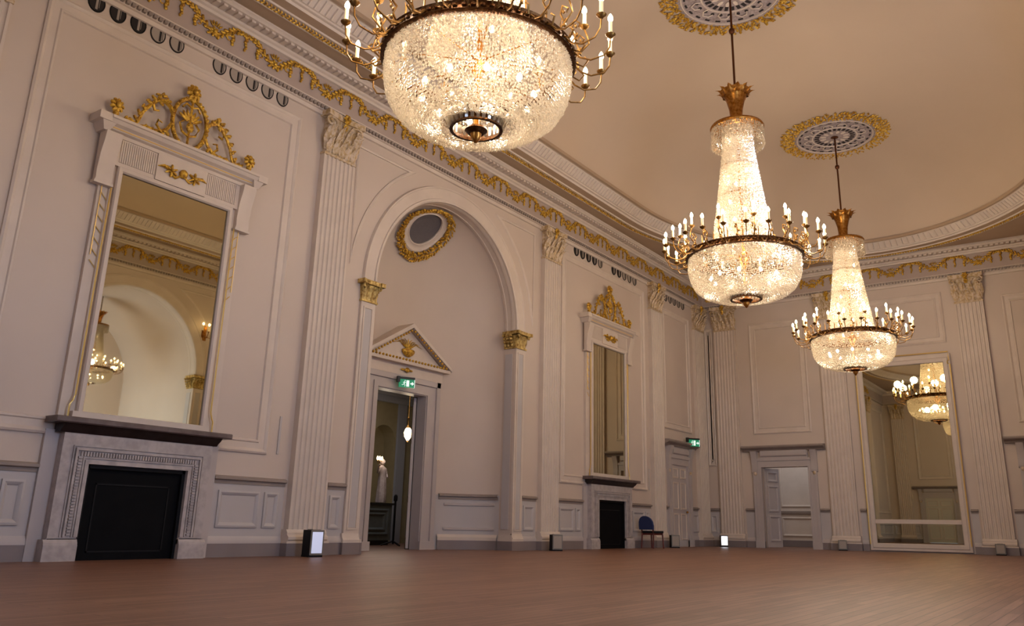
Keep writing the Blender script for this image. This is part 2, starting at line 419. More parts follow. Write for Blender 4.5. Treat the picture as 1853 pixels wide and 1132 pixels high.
# oval ceiling: straight sides, half-ellipse ends
OB, OA, X0 = 4.95, 6.2, 19.75
X1 = 2 * 13.415 - X0
def oval(n_arc=48, n_str=14):
    p = []
    for i in range(n_arc + 1):
        t = -PI / 2 + PI * i / n_arc; p.append((X0 + OA * math.cos(t), YC + OB * math.sin(t)))
    for i in range(1, n_str): p.append((X0 + (X1 - X0) * i / n_str, YC + OB))
    for i in range(n_arc + 1):
        t = PI / 2 + PI * i / n_arc; p.append((X1 + OA * math.cos(t), YC + OB * math.sin(t)))
    for i in range(1, n_str): p.append((X1 + (X0 - X1) * i / n_str, YC - OB))
    return p
OV = oval(); NO = len(OV)
ZE, ZC = 9.20, 10.80
def ceiling():
    mb = MB(); rows = []
    m = 22
    for j in range(m + 1):
        u = math.sin(PI / 2 * j / m)
        z = ZE + (ZC - ZE) * (1 - u ** 4.5) ** .62
        for x, y in OV:
            sx = min(max(x, X1), X0); rows.append((sx + (x - sx) * u, YC + (y - YC) * u, z))
    fs = []
    for j in range(m):
        for k in range(NO):
            k2 = (k + 1) % NO; fs.append((j * NO + k, j * NO + k2, (j + 1) * NO + k2, (j + 1) * NO + k))
    mb.add(rows, fs)
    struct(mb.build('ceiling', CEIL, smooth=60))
    # flat soffit between the oval and the cornice
    ob = MB().sweep(OV, [(-.42, 0)], True, pl).v
    cx, cy = 13.415, YC
    outer = []
    for x, y, _ in ob:
        dx, dy = x - cx, y - cy
        k = min((L + .1 - cx) / abs(dx) if dx else 9e9, (W + .1 - cy) / abs(dy) if dy else 9e9); outer.append((cx + dx * k, cy + dy * k))
    for px_, py_ in ((L + .1, W + .1), (L + .1, YR - .1), (XN - .1, W + .1), (XN - .1, YR - .1)):
        i = min(range(NO), key=lambda q: (outer[q][0] - px_) ** 2 + (outer[q][1] - py_) ** 2); outer[i] = (px_, py_)
    v = [(x, y, 8.93) for x, y, _ in ob] + [(x, y, 8.93) for x, y in outer]
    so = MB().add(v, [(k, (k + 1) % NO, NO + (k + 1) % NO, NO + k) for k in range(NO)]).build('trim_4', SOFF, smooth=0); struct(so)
    lb = MB().sweep(OV, [(.02, ZE + .02), (.0, ZE - .03), (-.03, ZE - .03), (-.045, ZE - .005), (-.10, ZE - .01), (-.30, ZE - .19), (-.33, ZE - .19), (-.34, ZE - .225), (-.40, ZE - .225), (-.42, 8.93)], True, pl).build('trim_5', WHITE, smooth=30); struct(lb)
    ed = MB().sweep(OV, [(.05, ZE + .03), (.05, ZE - .05), (-.02, ZE - .05), (-.045, ZE - .01)], True, pl).build('edge_shade_bead', SOFF, lb, smooth=30)  # shade under the ceiling edge, put into the bead's darker tone
    # ribbed decoration of the sloping band
    rb = MB(); o1 = MB().sweep(OV, [(-.12, 0), (-.29, 0)], True, pl).v
    for k in range(NO):
        a1, b1 = Vector(o1[2 * k]), Vector(o1[2 * k + 1]); a2, b2 = Vector(o1[2 * ((k + 1) % NO)]), Vector(o1[2 * ((k + 1) % NO) + 1])
        n = max(2, int((a2 - a1).length / .12))
        for i in range(n):
            t = (i + .5) / n; p = a1.lerp(a2, t); q = b1.lerp(b2, t)
            rb.tube([(p.x, p.y, ZE - .035), (q.x, q.y, ZE - .19)], .022, n=4, cap=False)
    rb.build('fluting', WHITE, lb, smooth=50)
    # gilt laurel band on the soffit
    g = MB().sweep(OV, [(-.62, 8.93), (-.63, 8.90), (-.65, 8.90), (-.66, 8.915), (-.80, 8.915), (-.81, 8.90), (-.83, 8.90), (-.84, 8.93)], True, pl).build('trim_6', WHITE, smooth=30); struct(g)
    gb = MB(); rnd = random.Random(5); c = MB().sweep(OV, [(-.73, 0)], True, pl).v
    for k in range(NO):
        a, b = Vector(c[k]), Vector(c[(k + 1) % NO]); d = (b - a); ang = math.atan2(d.y, d.x)
        n = max(1, int(d.length / .075))
        for i in range(n):
            p = a.lerp(b, (i + .5) / n); nn = Vector((-math.sin(ang), math.cos(ang), 0))
            for s_ in (-1, 1):
                q = p + nn * (.032 * s_ + rnd.uniform(-.01, .01)); al = ang + s_ * .6
                ca, sa = math.cos(al), math.sin(al); rx, ry = .05, .02
                gb.add([(q.x + rx * ca, q.y + rx * sa, 8.905), (q.x - ry * sa, q.y + ry * ca, 8.895), (q.x - rx * ca, q.y - rx * sa, 8.905), (q.x + ry * sa, q.y - ry * ca, 8.895), (q.x, q.y, 8.87), (q.x, q.y, 8.92)],
                       [(0, 1, 4), (1, 2, 4), (2, 3, 4), (3, 0, 4), (1, 0, 5), (2, 1, 5), (3, 2, 5), (0, 3, 5)])
    gb.build('gilt_laurel_band', GOLD, g, smooth=0, norm=False)
ceiling()

# ------------------------------------------------------------------ dado, skirting and wall panels
def run_trim(wall, segs, tagname):
    sk, cap, rail, dado = MB(wallM(wall)), MB(wallM(wall)), MB(wallM(wall)), MB(wallM(wall))
    for a, b in segs:
        sk.box(a, b, -.04, 0, 0, .2)
        cap.prism_x([(0, .2), (-.045, .2), (-.045, .25), (-.015, .31), (0, .31)], a, b)
        rail.prism_x([(0, 1.10), (-.02, 1.10), (-.025, 1.15), (-.07, 1.165), (-.07, 1.20), (0, 1.225)], a, b)
        dado.box(a, b, -.008, 0, .3, 1.11)
        if b - a > 1.2:
            m_ = a + (b - a) * .64
            dado.frame(a + .12, m_, .44, 1.0, PANELS, y=-.008); dado.frame(m_ + .1, b - .12, .44, 1.0, PANELS, y=-.008)
        elif b - a > .4: dado.frame(a + .1, b - .1, .44, 1.0, PANELS, y=-.008)
    base = struct(sk.build('baseboard_' + tagname, SKIRT, smooth=0))
    cap.build('skirting_cap', TRIMG, base, smooth=30)
    d = struct(rail.build('trim_dado_' + tagname, STONEG, smooth=30))
    dado.build('dado_panelling', DADO, d, smooth=30)
PW = .77
BAY1, BAY2 = 6.80, 20.42
PX = [3.65, 9.95, 17.42, 23.45, 26.81]
PF = [10.71, 7.10, 2.98, -.61]
run_trim(LEFT, [(XN, 3.2), (4.1, BAY1 - 1.31), (BAY1 + 1.31, 9.5), (10.4, 10.85), (16.35, 16.97), (17.87, BAY2 - 1.31), (BAY2 + 1.31, 23.0), (23.9, 24.25), (25.85, 26.5)], 'left')
run_trim(FAR, [(YR, .18), (2.22, 2.53), (3.43, 3.62), (6.46, 6.65), (7.55, 7.88), (9.92, 10.26), (11.16, W)], 'far')
run_trim(RIGHT, [(XN, 11.0), (16.2, L)], 'right')
run_trim(NEAR, [(YR, .18), (2.22, 7.88), (9.92, W)], 'near')
def panels(wall, parent, loops, arcs=()):
    mb = MB(wallM(wall))
    for x0, x1, z0, z1 in loops: mb.frame(x0, x1, z0, z1, PANEL)
    for pts in arcs: mb.sweep(pts, PANELS, True, lambda a, b, h: (a, -h, b))
    mb.build('panel_moulding', WHITE, parent, smooth=25)
def spandrels():
    out = []
    for sgn in (-1, 1):
        R = 3.10; xe = 3.07
        z0 = AS + math.sqrt(R * R - xe * xe); zt = 7.73; a0 = math.acos(xe / R); a1 = math.asin((zt - AS) / R)
        arc = [(XC + sgn * R * math.cos(a0 + (a1 - a0) * i / 16), AS + R * math.sin(a0 + (a1 - a0) * i / 16)) for i in range(17)]
        pts = arc + [(XC + sgn * xe, zt)]
        out.append(pts[::-1] if sgn > 0 else pts)
    return [o[::-1] for o in out]
panels(LEFT, wl, [(4.5, 9.05, 1.60, 7.72), (18.0, 22.78, 1.60, 7.72), (24.0, 26.12, 3.58, 7.5), (XN + .3, 2.9, 1.6, 7.72)], spandrels())
panels(FAR, wf, [(7.94, 9.86, 3.6, 7.35), (3.72, 6.38, 6.08, 7.66), (.25, 2.12, 3.6, 7.35), (11.2, 11.5, 2.6, 7.35)])
panels(RIGHT, wr, [(18.1, 22.7, 1.6, 7.72), (4.55, 9.05, 6.0, 7.72)], spandrels())
panels(NEAR, wn, [(7.94, 9.86, 3.6, 7.35), (.25, 2.12, 3.6, 7.35), (3.4, 6.7, 6.0, 7.5)])
# narrow slot marks on the wall beside the panels
sl = MB(wallM(LEFT))
for u in (9.28, 17.98 - .07, 22.94): sl.box(u - .02, u + .02, -.02, .005, 1.62, 2.25)
sl.build('wall_slot', DADO, wl, smooth=0)

# ------------------------------------------------------------------ pilasters
def pilaster_parts(root):
    h = PW / 2
    MB().box(-h - .07, h + .07, -.2, 0, 0, .2).build('plinth', SKIRT, root, smooth=0)
    b = MB()
    b.box(-h - .07, h + .07, -.195, 0, .2, .235)
    b.prism_x([(0, .235), (-.165, .235), (-.19, .26), (-.19, .30), (-.165, .325), (-.15, .34), (-.15, .37), (-.12, .42), (0, .42)], -h - .04, h + .04)
    b.build('base', WHITE, root, smooth=30)
    poly = [(-h, 0), (-h, -.12)]
    nf = 7; fw = .066; gap = (PW - nf * fw) / (nf + 1)
    for i in range(nf):
        x = -h + gap + i * (fw + gap)
        for k in range(7):
            a = PI * k / 6; poly.append((x + fw / 2 - fw / 2 * math.cos(a), -.12 + .03 * math.sin(a)))
    poly += [(h, -.12), (h, 0)]
    MB().prism_z(poly, .42, 7.22).build('shaft', WHITE, root, smooth=35)
    c = MB()
    c.box(-h - .01, h + .01, -.14, 0, 7.20, 7.25)
    c.taper(-h + .04, h - .04, -.11, 0, 7.25, 7.98, .02, .05)
    for row, (z, hh, n, ww, out) in enumerate(((7.25, .34, 5, .15, .16), (7.28, .60, 4, .16, .21))):
        for i in range(n):
            c.leaf((-h + PW * (i + .5) / n, -.12 - .015 * (1 - row), z), hh, ww, out)
    for sx in (-1, 1):                                            # corner volutes
        pts = [(sx * (h - .02 - .0) - sx * (.10 - .085 * t) * math.cos(1.2 + t * 8), -.20, 7.86 + (.10 - .085 * t) * math.sin(1.2 + t * 8)) for t in [i / 16 for i in range(17)]]
        c.tube(pts, .028, n=5)
        c.tube([(sx * .05, -.14, 7.55), (sx * .12, -.16, 7.78), (sx * .2, -.18, 7.93), (sx * (h - .06), -.2, 7.96)], .024, n=5)
        c.leaf((sx * (h - .05), -.1, 7.30), .52, .16, .2, lean=sx * .06)
    c.prism_z([(-h - .08, 0), (-h - .08, -.26), (-h + .02, -.235), (0, -.2), (h - .02, -.235), (h + .08, -.26), (h + .08, 0)], 7.96, 8.07)
    c.build('capital', GILTCAP, root, smooth=50)
    f = MB()
    for k in range(6): a = 2 * PI * k / 6; f.blob((.05 * math.cos(a), -.24, 8.02 + .06 * math.sin(a)), (.05, .04, .035), rot=-a, n=5, m=3)
    f.blob((0, -.28, 8.02), (.03, .03, .03)); f.leaf((0, -.2, 7.78), .2, .1, .05)
    f.build('gilt_flower', GOLD, root, smooth=60)
PIL = [(LEFT, PX[0], 'fluted ivory pilaster cut off by the left edge, left of the large mirror'),
       (LEFT, PX[1], 'fluted ivory pilaster between the large mirror and the arched niche'),
       (LEFT, PX[2], 'fluted ivory pilaster between the arched niche and the smaller mirror'),
       (LEFT, PX[3], 'fluted ivory pilaster between the smaller mirror and the closed panelled door'),
       (LEFT, PX[4], 'fluted ivory pilaster in the corner, right of the closed panelled door'),
       (FAR, PF[0], 'fluted ivory pilaster on the end wall left of the open doorway'),
       (FAR, PF[1], 'fluted ivory pilaster between the open doorway and the tall end mirror'),
       (FAR, PF[2], 'fluted ivory pilaster on the end wall right of the tall mirror')]
p0 = None
for wall, u, lab in PIL:
    if p0 is None:
        p0 = r = empty('pilaster', onwall(wall, u), wall); pilaster_parts(r)
    else:
        r = copy_tree(p0); r.location = onwall(wall, u); r.rotation_euler = (0, 0, wall)
    tag(r, lab, 'pilaster', 'fluted pilasters along the walls')
def wall_pilaster(wall, u, par):                                  # out of the picture: part of the wall it stands on
    r = copy_tree(p0, par); r.location = onwall(wall, u); r.rotation_euler = (0, 0, wall); r.name = 'wall_pilaster'
    for k in ('label', 'category', 'group'):
        if k in r: del r[k]
for u in (PX[0], PX[1], PX[2], PX[3], PX[4]): wall_pilaster(RIGHT, u, wr)
for u in (PF[0], PF[1], PF[2]): wall_pilaster(NEAR, u, wn)

# ------------------------------------------------------------------ the arch around the niche
def arch_surround(wall, label=None, par=None):
    M = wallM(wall)
    root = empty('niche_arch', onwall(wall, XC) if True else 0, wall)
    def at(o):                                                    # world-built part under the thing
        o.parent = root; o.matrix_parent_inverse = (Matrix.Translation(root.location) @ Matrix.Rotation(wall, 4, 'Z')).inverted(); return o
    a = MB(M); pr = [(0, .003), (0, .05), (-.03, .07), (-.07, .07), (-.08, .045), (-.30, .045), (-.315, .06), (-.345, .06), (-.36, .003)]
    a.sweep(arch_pts(AR, 48), pr, False, lambda x, z, h: (x, -h, z))
    at(a.build('archivolt', WHITE, smooth=30))
    sf = MB(M)
    sf.sweep(arch_pts(AR, 48), [(.003, 0), (.012, .03), (.012, .09), (.003, .1), (.003, .23), (.012, .24), (.012, .31), (.003, .328)], False, lambda x, z, h: (x, h, z))
    at(sf.build('arch_soffit_moulding', WHITE, smooth=30))
    for sx in (-1, 1):
        x0, x1 = sorted((XC + sx * AR, XC + sx * (AR + .37)))
        xr = x0 if sx > 0 else x1                                 # edge of the reveal
        rv = lambda t: tuple(sorted((xr - sx * t, xr - sx * .003)))
        p = MB(M)
        p.box(x0, x1, -.05, -.003, .2, 4.66)
        p.frame(x0 + .06, x1 - .06, .42, 4.55, [(0, 0), (0, .015), (.03, .015), (.035, 0)], y=-.05)
        o = at(p.build('arch_pilaster', WHITE, smooth=30))
        d = MB(M); d.box(x0 + .10, x1 - .10, -.055, -.049, .46, 4.51); d.box(*rv(.012), .06, .27, .46, 4.51)
        q = d.build('sunk_panel', DADO, smooth=0); q.parent = o
        d = MB(M); d.box(x0 - .05 * (sx < 0), x1 + .05 * (sx > 0), -.1, -.003, 0, .2); d.box(*rv(.05), -.1, .326, 0, .2)
        q = d.build('plinth', SKIRT, smooth=0); q.parent = o
        b = MB(M); prf = [(-.003, .2), (-.09, .2), (-.09, .25), (-.06, .3), (-.05, .36), (-.003, .36)]
        b.prism_x(prf, x0 - .035 * (sx < 0), x1 + .035 * (sx > 0)); b.box(*rv(.04), -.09, .326, .2, .26); b.box(*rv(.018), -.06, .326, .26, .34)
        q = b.build('base', WHITE, smooth=30); q.parent = o
        c = MB(M)
        cx = (x0 + x1) / 2; hw = (x1 - x0) / 2
        c.box(x0 - .02, x1 + .02, -.08, -.003, 4.64, 4.68); c.box(*rv(.03), -.08, .3, 4.64, 4.68)
        c.taper(x0, x1, -.05, -.003, 4.68, 4.98, .03, .05); c.box(*rv(.03), -.05, .3, 4.68, 4.98)
        for i in range(3): c.leaf((x0 + (i + .5) * (x1 - x0) / 3, -.055, 4.68), .30, .16, .12)
        for s2 in (-1, 1):
            c.tube([(cx + s2 * hw - s2 * (.06 - .05 * t) * math.cos(1 + t * 7), -.14, 4.95 + (.07 - .06 * t) * math.sin(1 + t * 7)) for t in [i / 12 for i in range(13)]], .02, n=5)
        for i in range(3):                                        # leaves on the reveal side
            y = .05 + i * .1
            for k in range(4): c.blob((xr - sx * (.06 + .022 * k), y, 4.72 + .075 * k), (.03 + .01 * k, .04, .04), n=5, m=3)
        c.prism_z([(x0 - .1, -.003), (x0 - .1, -.2), (x0, -.16), (x1, -.16), (x1 + .1, -.2), (x1 + .1, -.003)], 4.98, 5.06); c.box(*rv(.11), -.19, .3, 4.98, 5.06)
        q = c.build('gilt_capital', GOLDCAP, smooth=50, norm=True); q.parent = o
    return root
na = arch_surround(LEFT); tag(na, 'moulded arch on short pilasters with gilt capitals, framing the domed niche', 'arch')
na2 = arch_surround(RIGHT); na2.parent = wr; na2.name = 'recess_arch'

# gilt roundel in the half dome
def roundel():
    C = Vector((XC, W + .33, AS)); rad = Vector((AR, AD, AR))
    p = math.asin(.89)
    pos = Vector((XC - .1, C.y + AD * math.cos(p), AS + AR * math.sin(p)))
    nrm = Vector((0, -math.cos(p) / AD, -math.sin(p) / AR)).normalized()
    e2 = Vector((1, 0, 0)).cross(nrm)
    e2 = e2 if e2.z > 0 else -e2
    r = empty('niche_roundel', pos)
    def put(mb, name, m, smooth):                                # lay a flat ornament on the curve of the half dome
        out = []
        for x, y, z in mb.v:
            x, z = x * .9, z * .9
            w_ = pos + Vector((1, 0, 0)) * x + e2 * z - C
            u = Vector((w_.x / rad.x, w_.y / rad.y, w_.z / rad.z)).normalized()
            n = -Vector((u.x / rad.x, u.y / rad.y, u.z / rad.z)).normalized()
            out.append(tuple(Vector((u.x * rad.x, u.y * rad.y, u.z * rad.z)) + C + n * (.035 - y) - pos))
        mb.v = out; return mb.build(name, m, r, smooth=smooth)
    put(MB().lathe([(0, .0), (.25, .0), (.50, .0)], 40, axis='y'), 'mesh_grille', MESHG, 0)
    put(MB().lathe([(.50, -.02), (.50, .03), (.53, .05), (.56, .025), (.64, .02), (.68, .045), (.72, .02), (.72, -.02)], 48, axis='y'), 'plaster_ring', WHITE, 40)
    g = MB(); rnd = random.Random(2)
    for k in range(64):
        a = 2 * PI * k / 64
        for q, rr in enumerate((.76, .84, .93)):
            r_ = rr + rnd.uniform(-.03, .03)
            g.blob((r_ * math.cos(a + q * .05), -.03 - rnd.uniform(0, .03), r_ * math.sin(a + q * .05)), (.075, .035, .032), rot=-(a + PI / 2 + (q - 1) * .9) + rnd.uniform(-.5, .5), n=5, m=3)
    put(g, 'gilt_wreath', GOLD, 60)
    tag(r, 'round grey grille with gilt leaf wreath in the niche dome', 'roundel')
roundel()

# ------------------------------------------------------------------ door with pediment in the niche
YD = 12.92
def niche_door():
    d = empty('door_1', (XC, YD, 0)); struct(d)
    a = MB()
    for sx in (-1, 1):
        x0, x1 = sorted((sx * .78, sx * 1.22)); a.box(x0, x1, 0, .27, 0, 3.72)
        a.box(*sorted((sx * .80, sx * .92)), -.03, 0, .18, 3.38); a.box(*sorted((sx * 1.1, sx * 1.22)), -.045, 0, .18, 3.72)
        a.box(*sorted((sx * .76, sx * 1.24)), -.06, 0, 0, .18)
    a.box(-.78, .78, 0, .27, 3.36, 3.72); a.box(-1.22, 1.22, -.045, 0, 3.6, 3.72); a.box(-.92, .92, -.03, 0, 3.38, 3.5)
    a.build('architrave', TRIMG, d, smooth=0)
    p = MB()
    p.box(-1.26, 1.26, -.05, .3, 3.72, 3.95)
    p.box(-1.36, 1.36, -.2, .3, 3.95, 4.02)
    for sx in (-1, 1): p.prism_y([(sx * 1.40, 4.0), (sx * 1.40, 4.07), (0, 4.90), (0, 4.80)], -.22, .3)
    p.prism_y([(-1.3, 4.0), (1.3, 4.0), (0, 4.80)], -.05, .3)
    p.build('pediment', WHITE, d, smooth=0)
    g = MB()
    for i in range(24): g.blob((-1.2 + i * 2.4 / 23, -.20, 3.965 + .08), (.032, .03, .03), n=6, m=4)
    for sx in (-1, 1):
        for i in range(15): t = (i + .8) / 15.5; g.blob((sx * 1.26 * (1 - t), -.21, 4.04 + .74 * t - .03), (.032, .03, .03), n=6, m=4)
    g.build('gilt_beading', GOLD, d, smooth=60)
    e = MB()
    e.lathe([(.05, 4.14), (.13, 4.18), (.19, 4.24), (.2, 4.29), (.17, 4.31)], 16, (0, -.09, 0), sq=(1, .4))
    for k in range(9): t = -1 + k / 4; e.tube([(0, -.07, 4.3), (t * .26, -.07, 4.46 + .05 * (1 - t * t)), (t * .48, -.07, 4.40 + .16 * (1 - t * t))], [.016, .013, .004], n=4)
    e.blob((0, -.1, 3.84), (.08, .03, .06)); e.blob((.12, -.08, 3.84), (.08, .02, .025)); e.blob((-.12, -.08, 3.84), (.08, .02, .025))
    e.build('gilt_vase_ornament', GOLD, d, smooth=60)
    leaf = empty('door_leaf', (.74, .30, 0)); leaf.parent = d; leaf.rotation_euler = (0, 0, math.radians(-50))
    m = MB().box(-.03, .03, 0, .76, .02, 3.34)
    m.build('leaf_board', TRIMG, leaf, smooth=0)
    q = MB()
    for z0, z1 in ((.25, 1.0), (1.15, 2.3), (2.45, 3.2)):
        q.box(-.045, -.03, .12, .64, z0, z0 + .04).box(-.045, -.03, .12, .64, z1 - .04, z1).box(-.045, -.03, .12, .16, z0, z1).box(-.045, -.03, .6, .64, z0, z1)
    q.build('leaf_moulding', TRIMG, leaf, smooth=0)
    MB().lathe([(0, 0), (.03, .01), (.035, .05), (0, .07)], 10, (-.05, .66, 1.05)).build('door_knob', BRASS, leaf, smooth=60)
niche_door()

# ------------------------------------------------------------------ lobby behind the niche door
def lobby():
    x0, x1, y0, y1, h = 12.3, 21.5, 13.34, 17.3, 4.3
    m = MB()
    m.add([(x0, y0, 0), (x0, y1, 0), (x0, y1, h), (x0, y0, h)], [(0, 1, 2, 3)])
    m.add([(x1, y0, 0), (x1, y1, 0), (x1, y1, h), (x1, y0, h)], [(0, 1, 2, 3)])
    m.add([(XC + .8, y0, 0), (x1, y0, 0), (x1, y0, h), (XC + .8, y0, h)], [(0, 1, 2, 3)])
    m.add([(x0, y0, 3.4), (XC + .8, y0, 3.4), (XC + .8, y0, h), (x0, y0, h)], [(0, 1, 2, 3)])
    # back wall with an arched alcove
    ax, ar, az, dp = 17.55, .48, 2.79, .45
    arc = [(ax + ar * math.cos(PI * i / 14), az + ar * math.sin(PI * i / 14)) for i in range(15)]
    poly = [(x0, 0), (ax - ar, 0)] + arc[::-1] + [(ax + ar, 0), (x1, 0), (x1, h), (x0, h)]
    m.add([(x, y1, z) for x, z in poly], [tuple(range(len(poly)))])
    P = [(ax + ar, 0)] + arc + [(ax - ar, 0)]; n = len(P)
    m.add([(x, y1, z) for x, z in P] + [(x, y1 + dp, z) for x, z in P], [(i, i + 1, n + i + 1, n + i) for i in range(n - 1)] + [tuple(range(n, 2 * n))])
    struct(m.build('wall_lobby', LOBBY, smooth=0))
    struct(MB().box(x0, x1, 13.2, y1 + dp, -.2, 0).build('floor_lobby', FLOORM, smooth=0))
    struct(MB().box(x0, x1, y0, y1 + dp, h, h + .1).build('ceiling_lobby', WHITE, smooth=0))
    t = MB()
    for cx in (ax - .65, ax + .66, ax + 1.28):
        t.box(cx - .16, cx + .16, y1 - .08, y1, 0, h - .35)
    t.box(x0, x1, y1 - .12, y1, h - .38, h - .2).box(x0, x1, y1 - .2, y1, h - .2, h)
    struct(t.build('trim_lobby', LOBBYW, smooth=0))
lobby()

# ------------------------------------------------------------------ fireplaces
def fireplace(cx, label):
    r = empty('fireplace', onwall(LEFT, cx))
    MB().box(-1.31, 1.31, -.05, 0, 0, 1.66).build('backing_slab', TRIMG, r, smooth=0)
    s = MB()
    d, ow, oh = -.17, .745, 1.24
    for sx in (-1, 1):
        x0, x1 = sorted((sx * ow, sx * 1.12)); s.box(x0, x1, d, -.05, .24, 1.63)
        x0, x1 = sorted((sx * (ow - .01), sx * 1.17)); s.box(x0, x1, d - .04, -.05, 0, .2)
        s.taper(x0 + (.04 if sx < 0 else 0), x1 - (.04 if sx > 0 else 0), d - .0, -.05, .2, .28, 0, 0)
        s.prism_x([(-.05, .2), (d - .035, .2), (d - .03, .23), (d - .005, .27), (-.05, .27)], x0, x1)
    s.box(-ow, ow, d, -.05, oh, 1.63)
    def open_frame(o, w_, hgt):                                   # three-sided moulding round the opening
        a, b = ow + o, oh + o
        s.box(-a - w_, -a, d - hgt, d, .3, b + w_); s.box(a, a + w_, d - hgt, d, .3, b + w_); s.box(-a, a, d - hgt, d, b, b + w_)
    open_frame(0, .05, .02); open_frame(.07, .015, .02); open_frame(.17, .03, .035); open_frame(.22, .012, .02)
    s.build('marble_surround', MARBLE, r, smooth=0)
    b = MB(); a_, b_ = ow + .125, oh + .125
    n = 44
    for i in range(n): b.box(-a_ + i * 2 * a_ / n, -a_ + (i + .62) * 2 * a_ / n, d - .03, d, b_ - .025, b_ + .03)
    for sx in (-1, 1):
        for i in range(26): z = .32 + i * (b_ - .34) / 26; b.box(*sorted((sx * (a_ - .025), sx * (a_ + .03))), d - .03, d, z, z + .024)
    b.build('carved_beading', MARBLE, r, smooth=0)
    u = MB().prism_x([(-.02, 1.63), (d - .01, 1.63), (d - .03, 1.66), (d - .09, 1.70), (d - .13, 1.745), (-.02, 1.745)], -1.19, 1.19)
    u.build('shelf_moulding', BLACKM, r, smooth=30)
    MB().prism_x([(-.02, 1.745), (d - .155, 1.745), (d - .17, 1.76), (d - .17, 1.81), (d - .155, 1.825), (-.02, 1.825)], -1.33, 1.33).build('mantel_shelf', SLATE, r, smooth=30)
    f = MB().box(-ow, ow, -.075, -.05, 0, oh)
    f.build('fire_board', BLACK, r, smooth=0)
    ir = MB()
    for sx in (-1, 1): ir.box(*sorted((sx * (ow - .0), sx * (ow - .05))), -.13, -.075, 0, oh)
    ir.box(-ow, ow, -.13, -.075, oh - .05, oh); ir.box(-.55, .55, -.085, -.075, .1, .12); ir.box(-.55, .55, -.085, -.075, .98, 1.0); ir.box(-.55, -.53, -.085, -.075, .1, 1.0); ir.box(.53, .55, -.085, -.075, .1, 1.0)
    ir.build('iron_frame', IRON, r, smooth=0)
    tag(r, label, 'fireplace', 'marble fireplaces on the left wall')
fireplace(BAY1, 'large grey marble fireplace at left with black boarded opening and slate shelf')
fireplace(BAY2, 'distant marble fireplace beside the blue chair, below the smaller mirror')

